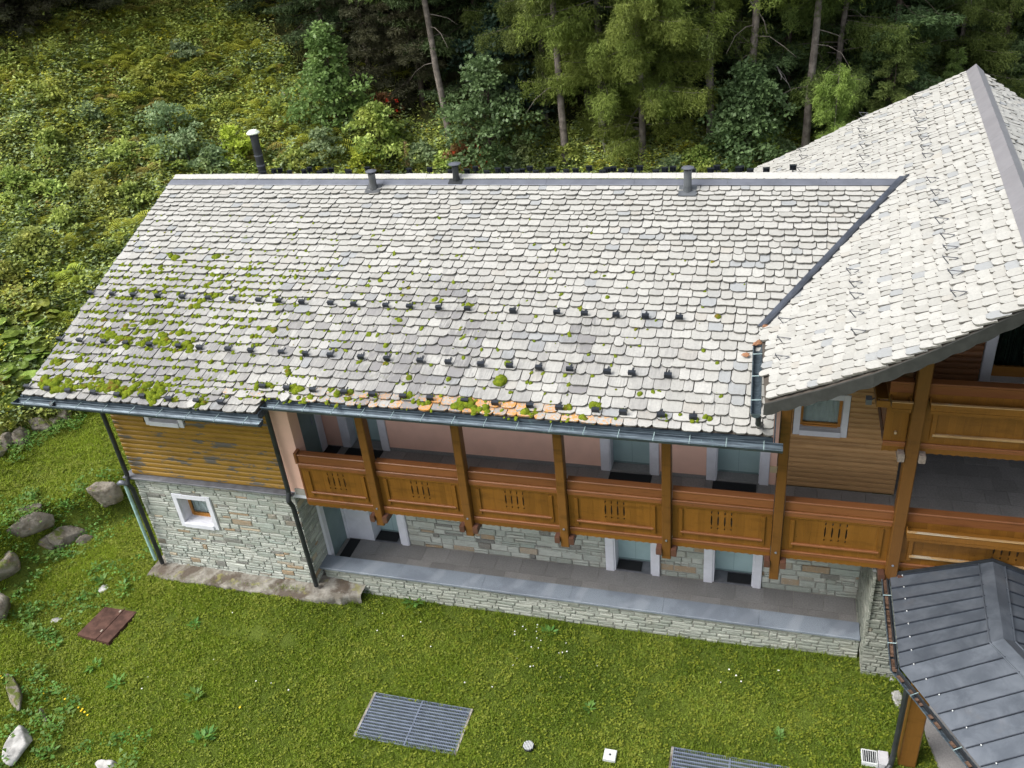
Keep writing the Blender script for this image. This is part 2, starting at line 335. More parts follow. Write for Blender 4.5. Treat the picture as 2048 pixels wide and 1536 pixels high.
ROWAN = mat_leafs('reddish_rowan_leaves', (.16,.09,.03), (.27,.14,.06), (.12,.16,.05), .35, .5, 1.2)
BERRY = mat_plain('red_berries', (.5,.03,.015), .2, .4)

# ---------------------------------------------------------------- terrain
def sstep(a, b, x): t = np.clip((x-a)/(b-a), 0, 1); return t*t*(3-2*t)
def lap(a): return np.logaddexp(a, 0)
def vnoise(x, y):
    return (np.sin(x*1.3+.7*np.sin(y*.9)) * np.cos(y*1.1+.6*np.sin(x*.8)) + .5*np.sin(x*2.9+y*1.7+1.3)*np.cos(y*3.1-x*.7) + .25*np.sin(x*6.1-y*4.3)*np.cos(y*5.7+x*2.2))/1.75
EDGE_Y = [-30,-8,-5,-3,-1,.6,1.3,2.5,3.5,20]; EDGE_X = [-5.6,-4.7,-4.5,-4.4,-4.1,-3.95,-3.1,-2.2,-1.3,-1.3]
def terrain(x, y):
    x = np.asarray(x, float); y = np.asarray(y, float)
    s1 = -.8*x+.6*y-7.8; s2 = y-12.5-1.3*lap(x-12.5); s = np.logaddexp(s1*.8, s2*.8)/.8
    far = np.clip((s-55)/60, 0, 1)
    hill = .62*lap(s) * (1-.35*far)
    low = -.46 + .36*sstep(-1.7, -.5, y)*sstep(5.7, 3.6, x) + .14*sstep(12, 17, x)*sstep(-3, 0, y) - .0*x
    up = .8 + 0*x
    ex = np.interp(y, EDGE_Y, EDGE_X)
    k = sstep(.75, -.15, x-ex)
    fl = low*(1-k) + up*k
    # front left bank with the rock ledge
    fb = sstep(0, 2.2, -(x*.62+y*.78)-3.0 - .25*(x-1)) * sstep(5.5, 1.5, x)
    fl = fl + .35*fb
    h = fl + hill*sstep(-1, 4, s+3) 
    h = h + .05*vnoise(x*.6, y*.6)*sstep(-3, -8, y) + .03*vnoise(x*.8+2, y*.8) * (1 - sstep(4, 6, x)*sstep(-1.5, 0, y)) + sstep(1, 8, s)*(.28*vnoise(x*.5, y*.5) + .12*vnoise(x*1.5+4, y*1.5))
    return h
def gz(x, y): return float(terrain(x, y))
def base_at(px, y):
    x = 14.
    for _ in range(60):
        u = proj((x, y, gz(x, y)))[0]; x += (px-u)*.012
    return np.array([x, y, gz(x, y)])
def hit(px, py, tmax=160):
    d = ray(px, py); t = np.arange(12, tmax, .05); P = CAM + t[:, None]*d
    b = np.nonzero(P[:, 2] < terrain(P[:, 0], P[:, 1]))[0]
    return P[b[0]] if len(b) else P[-1]
gx = np.concatenate([np.linspace(-260, -30, 12), np.arange(-28, 34, .45), np.linspace(36, 300, 14)])
gy = np.concatenate([np.linspace(-120, -14, 8), np.arange(-12, 50, .45), np.linspace(52, 320, 16)])
X, Y = np.meshgrid(gx, gy, indexing='ij'); Z = terrain(X, Y)
nu, nv = X.shape; V = np.stack([X, Y, Z], -1).reshape(-1, 3); idx = np.arange(nu*nv).reshape(nu, nv)
F = np.stack([idx[:-1, :-1], idx[1:, :-1], idx[1:, 1:], idx[:-1, 1:]], -1).reshape(-1, 4)
k = N('hill_and_lawn_ground'); p = k.xyz()
s1 = k.mth('ADD', k.mth('ADD', k.mth('MULTIPLY', p[0], -.8), k.mth('MULTIPLY', p[1], .6)), -7.8); s2 = k.mth('SUBTRACT', k.mth('SUBTRACT', p[1], 12.5), k.mth('MULTIPLY', k.mth('MAXIMUM', k.mth('SUBTRACT', p[0], 12.5), 0.), 1.3)); hf = k.ramp(k.mth('MAXIMUM', s1, s2), -.9, .6)
lawn = k.mix(k.ramp(k.noise(1.3, 6, .65), .35, .65), (.06,.085,.012), (.10,.13,.022)); lawn = k.mix(k.ramp(k.noise(.45, 3), .62, .78, 0, .25), lawn, (.12,.11,.04))
wild = k.mix(k.ramp(k.noise(1.1, 6, .65), .35, .65), (.028,.035,.012), (.065,.07,.022)); wild = k.mix(k.ramp(k.noise(3, 5, .65), .5, .7, 0, .7), wild, (.06,.042,.022))
k.bump(k.noise(22, 5, .7), .8, .05); G_MAT = k.fin(k.mix(hf, lawn, wild), .95, spec=.1)
g = obj_of('ground', raw_mesh('ground', V, F, None, G_MAT, True)); g['kind'] = 'structure'

# ================================================================= LODGE
lodge = empty('lodge_building', (0,0,0), 'long stone and timber alpine lodge with pale slate roofs and a wooden gallery', 'lodge')
WS = .36                                        # wing roof pitch
def wz(y): return 5.80 + WS*(y+.84)
YR = 5.48; ZR = wz(YR)
MN = np.array([-.63171985, .04145881, 1.]); MC = float(MN @ np.array([18.63, 10.63, 9.06])); MNu = MN/np.linalg.norm(MN)
def mz(x, y): return MC + .63171985*x - .04145881*y
def valley_x(y): return (wz(y) + .04145881*y - MC)/.63171985

# ---- slate tiles -----------------------------------------------------------
tiles = {'wing': [], 'main': []}
def tile(which, O, u, d, n, u0, u1, sb, ex, lich=0., dark=0., rr=R_, lift=0., clipf=None):
    """one slab: between u0..u1 along the course, its lower edge at slope distance sb"""
    wdt = u1-u0; Ln = ex*1.55; th = rr.uniform(.020, .038); hb = th + rr.uniform(.026, .046) + lift
    r1 = rr.uniform(.02, .08)*min(1, wdt/.22); r2 = rr.uniform(.02, .08)*min(1, wdt/.22); j = lambda a: rr.uniform(-a, a)
    g0 = rr.uniform(.003, .009); a0, a1 = u0+g0, u1-g0; sbj = sb + j(.028)
    out = [(a0+j(.006), sb-Ln), (a1+j(.006), sb-Ln), (a1+j(.006), sbj-r2*.9), (a1-r2*.45, sbj-r2*.25), (a1-r2, sbj+j(.008)), ((a0+a1)/2+j(.05), sbj+rr.uniform(-.014,.014)), (a0+r1, sbj+j(.008)), (a0+r1*.45, sbj-r1*.25), (a0+j(.006), sbj-r1*.9)]
    tw = j(.012); top = []; bot = []
    for (a, s_) in out:
        f = (s_-(sb-Ln))/Ln; h = .004+(hb-.004)*f + tw*(a-(a0+a1)/2)/wdt*f
        P = O + u*a + d*s_ + n*h; top.append(P)
        bot.append(P - n*th + (d*.004 if f > .5 else 0))
    m_ = len(top); fs = [tuple(range(m_))] + [(i, m_+i, m_+(i+1) % m_, (i+1) % m_) for i in range(1, m_)]
    c = sum(top)/m_
    tiles[which].append(dict(v=top+bot, f=fs, nf=len(fs), c=c, lich=lich, dark=dark, tint=min(1, max(0, rr.gauss(.55, .24))), tone=rr.random(), size=wdt*ex/np.linalg.norm(c-CAM)**2))
# wing front slope
uW = np.array([1., 0, 0]); dW = np.array([0, -1., -WS]); LW = np.linalg.norm(dW); dW /= LW; nW = np.array([0, -WS, 1.])/LW
OW = np.array([0, YR, ZR])
rowY = [-.84,-.68,-.5,-.26,-.06,.19,.44,.65,.89,1.1,1.32,1.53,1.74,1.92,2.12,2.31,2.51,2.7,2.91,3.09,3.29,3.47,3.63,3.8,3.98,4.18,4.33,4.47,4.63,4.8,4.95,5.1]
def wing_attr(x, y):
    """lichen and weathering by place on the roof"""
    li = 0.
    if y < -.05: li = .95*math.exp(-((y+.72)/.36)**2) * (math.exp(-((x-8.8)/3.6)**2) + .35)*(1 if x < 13.6 else .35) + (.25 if x < 4.8 else 0)
    li = max(li, .55*math.exp(-((x+.8)/.28)**2), .14 if y < 2 and x < 6 else .04)
    dk = .85*math.exp(-((y-.1)/2.1)**2) * (1.0 if x < 5 else 0.75*math.exp(-((x-8.2)/3.3)**2)+.10)
    dk = dk * (0.8+.35*math.sin(x*1.1+math.sin(y*1.3)*1.1)) + .55*max(0, 1-abs(x-(9.0-.5*y))/.7)*(1 if .2 < y < 2.3 else .1) + .5*max(0, 1-abs(x-(11.0-.1*y))/.4)*(1 if -.2 < y < 1.6 else .05)
    if y > 4.2: dk *= .4
    return min(1, li), min(1, max(.05, dk))
for k_, yb_ in enumerate(rowY + [-1.21+0, -1.03]):
    if k_ == 0: nxt = rowY[1]
    sb = (YR-yb_)*LW
    i_ = k_
    ex = ((rowY[k_+1]-rowY[k_])*LW if k_+1 < len(rowY) else .2)
    if k_ >= len(rowY): ex = .2
    ex = max(ex, .17)
    xa = -.77; xb = valley_x(yb_+.1) - .06 if yb_ > 1.45 else 14.46
    if yb_ > 1.45: xb = min(xb, valley_x(yb_)-.03)
    if k_ >= len(rowY): xb = 4.82
    x = xa; mean = .262 if yb_ < 2 else .25
    while x < xb-.05:
        wd = R_.uniform(.17, .35)*mean/.25
        if xb-(x+wd) < .12: wd = xb-x
        li, dk = wing_attr(x+wd/2, yb_+.1)
        dk = min(1, dk*R_.uniform(.3, 1.6)); li *= R_.uniform(.8, 1.12)
        tile('wing', OW, uW, dW, nW, x, x+wd, sb, ex, li, dk); x += wd
# main roof left slope
A_ = np.array([18.63, 10.63, 9.06]); uM = np.array([.59, 8.99, 0.]); uM /= np.linalg.norm(uM)
dM = np.cross(uM, MNu); dM /= np.linalg.norm(dM)
if dM[2] > 0: dM = -dM
def on_main(x, y): return np.array([x, y, mz(x, y)])
polyM = [on_main(18.63, 10.63), on_main(17.56, 11.2), on_main(16.38, 11.96), on_main(14.8, 12.48), on_main(13.21, 13.43), on_main(12.6, 13.5), on_main(13.3, 8.0), on_main(14.12, 1.6), on_main(14.27, -1.30), on_main(15.06, -1.6), on_main(15.76, -1.8), on_main(16.42, -1.85), on_main(16.98, -1.84), on_main(17.80, -1.75)]
PM = [((p-A_) @ uM, (p-A_) @ dM) for p in polyM]
def span(P, s_):
    xs = []
    for i in range(len(P)):
        (a, b), (c, e) = P[i], P[(i+1) % len(P)]
        if (b-s_)*(e-s_) < 0: xs.append(a+(c-a)*(s_-b)/(e-b))
    return (min(xs), max(xs)) if len(xs) >= 2 else None
smax = max(p[1] for p in PM); s_ = .30
while s_ < smax-.02:
    sp = span(PM, s_-.03)
    if sp:
        x, xb = sp
        near = True
        while x < xb-.04:
            wd = R_.uniform(.15, .29)
            if xb-(x+wd) < .1: wd = xb-x
            c = A_ + uM*(x+wd/2) + dM*(s_-.1)
            if c[1] < 1.45 or c[0] > valley_x(min(c[1], YR)) + .03 or c[1] > 2*YR - 1.5 or (c[1] > YR and mz(c[0], c[1]) > ZR-WS*(c[1]-YR)-.1):
                dist = sp[0]
                tile('main', A_, uM, dM, MNu, x, x+wd, s_, .185, .22 if x-dist < .25 else .02, .06*R_.random())
            x += wd
    s_ += .185
# main roof right slope
MNr = np.array([.60, 0, 1.]); MNr = np.array([.6317, -.0415, 1.]); MNr /= np.linalg.norm(MNr); dR = np.cross(uM, MNr); dR /= np.linalg.norm(dR)
if dR[2] > 0: dR = -dR
s_ = .33
while s_ < 3.4:
    x = -12.3; xb = .25*s_*-1+.0
    while x < xb:
        wd = R_.uniform(.17, .3); wd = min(wd, xb-x+.01)
        c = A_ + uM*(x+wd/2) + dR*s_; pp = proj(c)
        if -60 < pp[0] < 2150 and pp[1] < 700: tile('main', A_, uM, dR, MNr, x, x+wd, s_, .185, .02, .05)
        x += wd
    s_ += .185
def make_tile(ds, name, parent, stuff=False):
    b = MB()
    for t in ds:
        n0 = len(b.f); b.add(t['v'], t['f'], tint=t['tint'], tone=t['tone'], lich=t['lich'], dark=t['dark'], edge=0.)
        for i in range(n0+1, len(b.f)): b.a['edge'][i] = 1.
    o = b.build(name, SLATE, parent, fix=False)
    if stuff: o['kind'] = 'stuff'
    return o
# the decks under the tiles
b = MB()
def slab(b, P, n, t0=-.02, t1=-.12):
    P = [np.array(p, float) for p in P]; n = np.array(n, float); vs = [p+n*t0 for p in P]
    b.prism(vs, (0,0,0), n*(t1-t0))
slab(b, [(-.75,-1.17,wz(-1.17)),(4.80,-1.17,wz(-1.17)),(4.80,-.80,wz(-.80)),(14.43,-.80,wz(-.80)),(14.43,1.5,wz(1.5)),(valley_x(YR)+.2,YR,ZR),(-.75,YR,ZR)], nW)
slab(b, [(-.75,YR+.01,ZR),(17.0,YR+.01,ZR),(17.0,12.3,ZR-WS*6.8),(-.75,12.3,ZR-WS*6.8)], (0,WS/LW,1/LW))
wroof = b.build('wing_roof', mat_plain('roof_underlay', (.09,.075,.06), .2, .9), lodge)
b = MB(); slab(b, [p-uM*0 + (0 if i else 0) for i, p in enumerate([q*1. for q in polyM])], MNu, -.03, -.16)
ra, rb = polyM[0], polyM[-1]
slab(b, [ra+dR*.02, rb+dR*.02, rb+dR*6, ra+dR*6+uM*-1.5], MNr, -.03, -.16)
mroof = b.build('main_roof', mat_plain('roof_boards', (.07,.06,.05), .2, .9), lodge)
allt = sorted([(t['size'], w_, i) for w_ in tiles for i, t in enumerate(tiles[w_])], reverse=True)
vis = [(w_, i) for s__, w_, i in allt if -10 < proj(tiles[w_][i]['c'])[0] < 2058][:300]
sel = set(vis)
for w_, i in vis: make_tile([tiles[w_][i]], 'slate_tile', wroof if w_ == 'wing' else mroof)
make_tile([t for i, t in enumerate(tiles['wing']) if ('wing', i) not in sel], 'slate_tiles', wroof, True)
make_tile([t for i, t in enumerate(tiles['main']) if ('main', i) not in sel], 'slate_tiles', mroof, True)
# ridge flashing and the topmost row laid over the ridge
xv = valley_x(YR)
def wp(x, y, h=0.): return np.array([x, y, wz(y)]) + nW*h
x = -.77; i = 0
while x < xv-.05:
    x1 = min(x+2.0, xv+.02); b = MB()
    y0_, y1_ = 5.27, 5.45
    vs = [wp(x, y0_, .05), wp(x1-.004, y0_, .05), wp(x1-.004, y1_, .06), wp(x, y1_, .06)]
    if x < 0: vs[3] = wp(x+.02, y1_, .06)
    b.prism(vs, (0,0,0), -nW*.02); b.tube([vs[0]+(0,0,.0), vs[1]], .010, 5)
    b.build('ridge_flashing', LEAD, wroof); x = x1
x = -.70
while x < xv-.1:
    wd = R_.uniform(.35, .6); wd = min(wd, xv-.02-x); b = MB(); hh = R_.uniform(.055, .075)
    b.prism([(x,5.50,ZR+.02),(x+wd-.005,5.50,ZR+.02),(x+wd-.005,5.50+.34,ZR+.02+hh*.1),(x,5.5+.34,ZR+.02+hh*.1)], (0,0,0), (0,0,.03))
    z0r = wz(5.42)+.085; vs = [(x,5.42,z0r),(x+wd-.004,5.42,z0r+R_.uniform(-.006,.006)),(x+wd-.004,5.56,z0r+hh),(x,5.56,z0r+hh)]
    b = MB(); b.prism(vs, (0,0,0), (0,.03,.0), tint=.8, tone=.5, lich=.0, dark=.0); b.build('ridge_slab', SLATE, wroof); x += wd
# black brackets along the ridge (of the far slope) 
def guard(P, u, n, d, par=wroof, w_=.070, h_=.09):
    b = MB(); P = np.array(P, float)
    b.obb(P + n*(.05+h_/2), u*w_, n*(h_/2), d*.006); b.obb(P + n*.055 - d*.09, u*.012, n*.004, d*.10); b.obb(P + n*(.05+h_) - d*.03, u*w_, n*.004, d*.03)
    b.obb(P + n*(.05+h_*.5) - d*.05, u*.006, (n*.35-d*.3)*.12, d*.006)
    return b.build('snow_guard', BLACKM, par)
RG = [528,550,563,581,610,622,641,652,665,700,697,737,776,820,861,902,935,953,974,997,1017,1035,1045,1061,1072,1098,1107,1133,1152,1179,1205,1215,1227,1243,1262,1280,1312,1330,1346,1385,1421,1433,1448,1477,1481,1500,1532,1585]
for i, px_ in enumerate(RG):
    q = onaxis(px_, 352, 1, 5.62 + .12*(i % 3)); x_ = q[0]
    up_ = np.array([0,0,1.]); b = MB(); yb_ = 5.62+.12*(i % 3); zb = ZR+.05+.02*(i % 2)
    b.box(x_-.07, x_+.07, yb_-.006, yb_+.006, zb+.02, zb+.125); b.box(x_-.075, x_+.075, yb_-.05, yb_+.05, zb+.127, zb+.134); b.box(x_-.012, x_+.012, yb_-.04, yb_-.008, zb-.05, zb+.13)
    b.build('snow_guard', BLACKM, wroof)
G1 = [-.75,-.15,.42,1.07,1.71,2.38,2.98,3.64,4.13,4.68,5.36,5.9,6.63,7.16,7.8,8.42,9.37,10.27,10.82,11.44,12.0,12.64]
G2 = [-.72,-.19,.45,1.02,1.62,2.35,2.85,3.54,4.08,4.79,5.34,5.89,6.56,7.12,7.82,8.4,9.06,9.63,10.2,10.79,11.49,11.94,12.59]
G3 = [(-.7,-1.03),(-.17,-1.04),(.37,-1.05),(1.,-1.04),(1.59,-1.05),(2.19,-1.04),(2.82,-1.05),(3.47,-1.05),(4.01,-1.03)] + [(q,-.60) for q in (4.75,5.28,5.85,6.52,7.11,7.74,8.29,8.97,9.56,10.22,10.76,11.42,11.91,12.57,13.12)]
for x_, y_ in [(q, 1.57) for q in G1] + [(q, .24) for q in G2] + G3: guard(wp(x_, y_-.03), uW, nW, dW)
# wire hooks on the main roof
HK = [(14.86,11.96),(14.88,11.21),(14.83,10.11),(16.35,12.0),(16.33,11.3),(16.24,10.55),(16.23,9.9),(16.21,9.04),(16.16,8.19),(16.12,7.56),(17.43,10.6),(17.34,9.38),(17.3,8.71),(17.26,7.92),(17.24,7.19),(17.2,6.48),(17.18,5.92),(17.1,4.39),(17.09,3.63),(17.07,3.05),(17.0,2.22),(16.99,1.43),(16.97,.91),(16.92,.5),(16.92,-.06),(16.87,-.76),(15.64,1.89),(15.66,1.29),(15.65,.81),(15.62,.11),(15.61,-.56),(14.54,1.18),(14.54,.4),(14.52,-.26)]
for x_, y_ in HK:
    P = on_main(x_, y_) + MNu*.04; b = MB(); a_ = P; t_ = P + MNu*.15 + dM*.02; c_ = P + MNu*.02 - dM*.16
    b.tube([a_, t_], .009, 5); b.tube([t_, c_], .008, 5); b.tube([a_, c_], .007, 5); b.tube([t_-uM*.05, t_+uM*.05], .007, 5)
    b.build('snow_hook', HOOKD, mroof)
# ridge cap of the main roof: two lead strips in lengths
L_ = np.linalg.norm(rb-ra); t_ = 0.
while t_ < L_:
    t2 = min(t_+1.9, L_); b = MB(); p0 = ra - uM*t_; p1 = ra - uM*(t2-.005)
    zu = np.array([0,0,.125]); b.prism([p0+dM*.19+MNu*.06, p1+dM*.19+MNu*.06, p1+zu, p0+zu], (0,0,0), -MNu*.02); b.build('ridge_flashing', LEADP, mroof)
    b = MB(); b.prism([p0+dR*.19+MNr*.06, p1+dR*.19+MNr*.06, p1+zu+(0,0,.001), p0+zu+(0,0,.001)], (0,0,0), -MNr*.02); b.build('ridge_flashing', LEADP, mroof)
    t_ = t2
# valley gutter
b = MB(); prev = None; P1 = []; P2 = []
for i in range(25):
    y_ = 1.42 + (YR-.02-1.42)*i/24; xx = valley_x(y_); c = np.array([xx, y_, wz(y_)+.055 + .0*i])
    c = c+np.array([0,0,.035]); P1.append([c+np.array([-.10,.0,-.045]), c+np.array([-.085,.0,.012]), c+np.array([.0,0,.012]), c+np.array([.085,0,.062]), c+np.array([.10,0,.02])])
b.grid(P1); vg = b.build('valley_gutter', mat_plain('dark_valley_metal', (.07,.08,.10), .3, .4, .5, 3, .4), wroof)
# ridge vents and stove pipe
def vent(px_, py_, yv_, htop, r, name='vent_pipe', cap=.05, lean=0., m_=PIPE, mc=PIPE, flash=True):
    q = onaxis(px_, py_, 1, yv_); x_ = q[0]; zb = wz(yv_) if yv_ <= YR else ZR-WS*(yv_-YR); b = MB()
    if flash: b.obb((x_, yv_-.02, zb+.055), (r*2.2,0,0), np.array([0,-1,-WS])*r*1.9, nW*.008)
    b.tube([(x_,yv_,zb-.05),(x_,yv_,zb+.12)], [r*1.35, r*1.1], 14); b.tube([(x_,yv_,zb+.1),(x_,yv_,zb+htop)], r, 14, origin=None) if False else b.tube([(x_,yv_,zb+.1),(x_,yv_,zb+htop)], r, 14)
    o = b.build(name, m_, wroof, smooth=False)
    b = MB(); zc = zb+htop
    for a in range(4):
        an = a*math.pi/2+.4; b.tube([(x_+r*.8*math.cos(an), yv_+r*.8*math.sin(an), zc-.02),(x_+r*.8*math.cos(an), yv_+r*.8*math.sin(an), zc+.05)], .008, 4)
    b.tube([(x_,yv_,zc+.045),(x_,yv_,zc+.062),(x_,yv_,zc+.09)], [r+cap, r+cap, r*.5], 16); o2 = b.build('pipe_cap', mc, wroof)
vent(750, 390, 5.12, .42, .085, m_=mat_plain('vent_metal', (.10,.105,.11), .2, .5, .4), mc=LEAD)
vent(914, 368, 5.42, .38, .075, m_=PIPE, mc=LEAD, cap=.07)
vent(1375, 402, 5.08, .50, .085, m_=mat_plain('vent_metal_grey', (.11,.12,.13), .2, .5, .4), mc=LEAD)
qs = onaxis(528, 356, 1, 6.1); b = MB(); zt = None
zz = np.linspace(7.5, 11, 351); pv = [abs(proj((qs[0], 6.1, z_))[1]-268) for z_ in zz]; zt = float(zz[int(np.argmin(pv))])
b.tube([(qs[0],6.1,7.6),(qs[0],6.1,zt)], .105, 16); b.build('stove_pipe', PIPE, wroof)
b = MB(); b.tube([(qs[0],6.1,zt-.55+.0),(qs[0],6.1,zt-.52)], .112, 16); b.tube([(qs[0],6.1,8.25),(qs[0],6.1,8.29)], .112, 16); b.build('pipe_collar', LEAD, wroof)
b = MB(); b.tube([(qs[0],6.1,zt+.02),(qs[0],6.1,zt+.045),(qs[0],6.1,zt+.10)], [.165,.165,.10], 18); b.build('pipe_cap', STOVECAP, wroof)
# verge boards
b = MB(); b.prism([(-.80,-1.2,wz(-1.2)-.14),(-.80,-1.2,wz(-1.2)+.01),(-.80,YR,ZR+.01),(-.80,YR,ZR-.14)], (0,0,0), (.03,0,0)); b.build('verge_board', GUT, wroof)
b = MB(); b.prism([(14.47,-.84,wz(-.84)-.17),(14.47,-.84,wz(-.84)+.03),(14.47,1.0,wz(1.)+.03),(14.47,1.0,wz(1.)-.17)], (0,0,0), (.02,0,0)); b.build('verge_board', GUT, wroof)
# scalloped barge board of the main roof front
near = polyM[8:]; b = MB(); top = []; bot = []
for i in range(len(near)-1):
    for j in range(12):
        f = j/12; p_ = near[i]*(1-f)+near[i+1]*f; top.append(p_)
top.append(near[-1]); dist = 0; outp = []
for i, p_ in enumerate(top):
    if i: dist += np.linalg.norm(p_-top[i-1])
    dep = .20 + .035*abs(math.sin(dist*math.pi/.33))
    outp.append((p_ + np.array([0,-.03,-.035]), p_ + np.array([0,-.02,-.035-dep])))
for i in range(len(outp)-1):
    a, b1 = outp[i]; c, d1 = outp[i+1]; e = np.array([0,.03,0]); b.add([a,b1,d1,c,a+e,b1+e,d1+e,c+e], [(0,1,2,3),(7,6,5,4),(0,3,7,4),(1,5,6,2)])
b.build('barge_board', mat_plain('grey_barge_board', (.032,.033,.031), .2, .7, sc_=8), mroof, fix=False)
# small side gutter at the main roof's lower edge
def gutter(path, r=.085, par=wroof, hooks=.6, wall=True, name='gutter', hk=True, side=1, mat=GUT, segs=None):
    path = [np.array(p, float) for p in path]; b = MB(); P = []
    for i, p_ in enumerate(path):
        t = path[min(i+1, len(path)-1)]-path[max(i-1, 0)]; t /= np.linalg.norm(t); a = np.cross(t, (0,0,1.)); a /= np.linalg.norm(a)
        row = []
        for k_ in range(9):
            th = math.pi*k_/8; row.append(p_ + a*math.cos(th)*r*side + np.array([0,0,-math.sin(th)*r]))
        P.append(row)
    b.grid(P); P2 = [[q + (0,0,-.006) for q in row] for row in P]; b.grid([r_[::-1] for r_ in P2])
    b.tube([row[0] for row in P], .013, 6)
    if wall: b.tube([row[-1] for row in P], .007, 5)
    for row, e in ((P[0], 0), (P[-1], 1)): b.add([q for q in row], [tuple(range(9)) if e else tuple(range(9))[::-1]])
    o = b.build(name, mat, par, fix=False)
    if hk:
        for i in range(len(path)-1):
            L__ = np.linalg.norm(path[i+1]-path[i]); n_ = max(1, int(L__/hooks)); t = (path[i+1]-path[i])/L__; a = np.cross(t, (0,0,1.))
            for k_ in range(n_):
                c = path[i] + t*(L__*(k_+.5)/n_); b = MB(); b.tube([c+a*r*side*1.08+(0,0,-.01), c+a*r*side*1.05+(0,0,.016), c-a*r*side*1.0+(0,0,.03)], .0085, 5); b.build('gutter_hook', HOOK, par)
    return o
gutter([(-.92,-1.30,wz(-1.21)-.06),(4.96,-1.30,wz(-1.21)-.085)], .10)
gutter([(4.86,-.95,wz(-.84)-.05),(14.62,-.95,wz(-.84)-.09)], .10)
b = MB(); b.box(-.85,4.86,-1.19,-1.165,wz(-1.2)-.17,wz(-1.2)-.005); b.box(4.84,4.86,-1.16,-.85,wz(-1.)-.22,wz(-1.)-.06); b.box(4.86,14.46,-.83,-.805,wz(-.84)-.18,wz(-.84)-.005); b.build('fascia', GUT, wroof)
gutter([(14.10,1.0,mz(14.1,1.0)-.05),(14.16,-1.38,mz(14.16,-1.38)-.12)], .075, mroof, hooks=.7)
b = MB(); b.tube([(14.2,-1.2,6.45),(14.2,-1.15,6.28),(14.22,-.75,5.98),(14.24,-.62,5.92)], .045, 10); b.build('downpipe', PIPE, mroof)
b = MB(); b.tube([(-.02,-1.28,5.58),(.0,-1.0,5.35),(.0,-.13,4.9),(.0,-.12,2.85),(.0,-.20,2.65),(.0,-.12,2.45),(.0,-.10,.06)], .052, 12); b.build('downpipe', PIPE, lodge)
b = MB(); b.tube([(4.27,-.93,5.55),(4.27,-.7,5.4),(4.27,-.12,5.1),(4.27,-.12,2.88),(4.27,-.21,2.68),(4.28,-.12,2.45),(4.30,-.10,.02)], .055, 12); b.build('downpipe', PIPE, lodge)
b = MB(); b.tube([(-.28,-.02,2.42),(-.27,-.03,.9),(-.23,-.05,.1)], .04, 10); b.build('green_downpipe', PIPEG, lodge)
b = MB(); b.tube([(-.42,-.06,2.50),(-.34,-.06,2.54),(-.26,-.02,2.50),(-.2,.02,2.42)], [.05,.07,.06,.04], 10); b.build('outside_lamp', LEAD, lodge, smooth=True)
b = MB(); b.prism([(-.55,-1.1,5.50),(-.55,0,5.50),(-.55,0,5.28),(-.55,-.95,5.40)], (0,0,0), (.12,0,0)); b.build('roof_bracket', BLACKM, lodge)

# ---- walls -----------------------------------------------------------------
cores = MB()
def stones(par, O, u, v, n, W_, H_, holes=(), rowh=(.05,.16), len_=(.08,.46), bucket=None, seed=1, proud=.02, tonef=None):
    """coursed rubble on a rectangle: origin O, u along, v up, n outward"""
    rr = random.Random(seed); O, u, v, n = [np.array(q, float) for q in (O, u, v, n)]; y = 0.
    while y < H_-.02:
        h = rr.uniform(*rowh); h = H_-y if H_-(y+h) < .06 else h; x = -rr.uniform(0, .1)
        while x < W_:
            l = rr.uniform(*len_)*(.6+.5*h/.1); x0 = max(0, x); x1 = min(W_, x+l)
            x += l
            if W_-x1 < .07: x1 = W_; x = W_
            segs = [(x0, x1)]
            for (a, b_, c, d_) in holes:
                if y+h/2 > c and y+h/2 < d_:
                    ns = []
                    for p_, q_ in segs:
                        if q_ <= a or p_ >= b_: ns.append((p_, q_))
                        else:
                            if p_ < a: ns.append((p_, a))
                            if q_ > b_: ns.append((b_, q_))
                    segs = ns
            for p_, q_ in segs:
                if q_-p_ < .025: continue
                split = rr.random() < .34 and h > .095
                for (yy, hh) in (((y, h),) if not split else ((y, h*.5), (y+h*.5, h*.5))):
                    g_ = .006; jj = lambda s_=.012: rr.uniform(-s_, s_)
                    qd = [(p_+g_+abs(jj()), yy+g_+abs(jj(.01))), (q_-g_-abs(jj()), yy+g_+abs(jj(.01))), (q_-g_-abs(jj()), yy+hh-g_-abs(jj(.01))), (p_+g_+abs(jj()), yy+hh-g_-abs(jj(.01)))]
                    out = rr.uniform(0, proud)+.008; be = min(.014, hh*.2)
                    cx = sum(a for a, _ in qd)/4; cy = sum(b_ for _, b_ in qd)/4
                    back = [O+u*a+v*c-n*.03 for a, c in qd]; mid = [O+u*a+v*c+n*(out-.008) for a, c in qd]
                    fr = [O+u*(a+(be if a < cx else -be))+v*(c+(be if c < cy else -be))+n*(out+jj(.006)) for a, c in qd]
                    vs = back+mid+fr; fs = [(0,1,5,4),(1,2,6,5),(2,3,7,6),(3,0,4,7),(4,5,9,8),(5,6,10,9),(6,7,11,10),(7,4,8,11),(8,9,10,11)]
                    c3 = sum(fr)/4; pp = proj(c3); inv = (-20 < pp[0] < 2068 and -20 < pp[1] < 1560)
                    bucket.append(dict(v=vs, f=fs, par=par, tint=rr.random(), tone=rr.random() if tonef is None else tonef(rr), size=(q_-p_)*hh/pp[2]**2*(1 if inv else .01)*max(.05, -(n @ ((c3-CAM)/pp[2])))))
        y += h
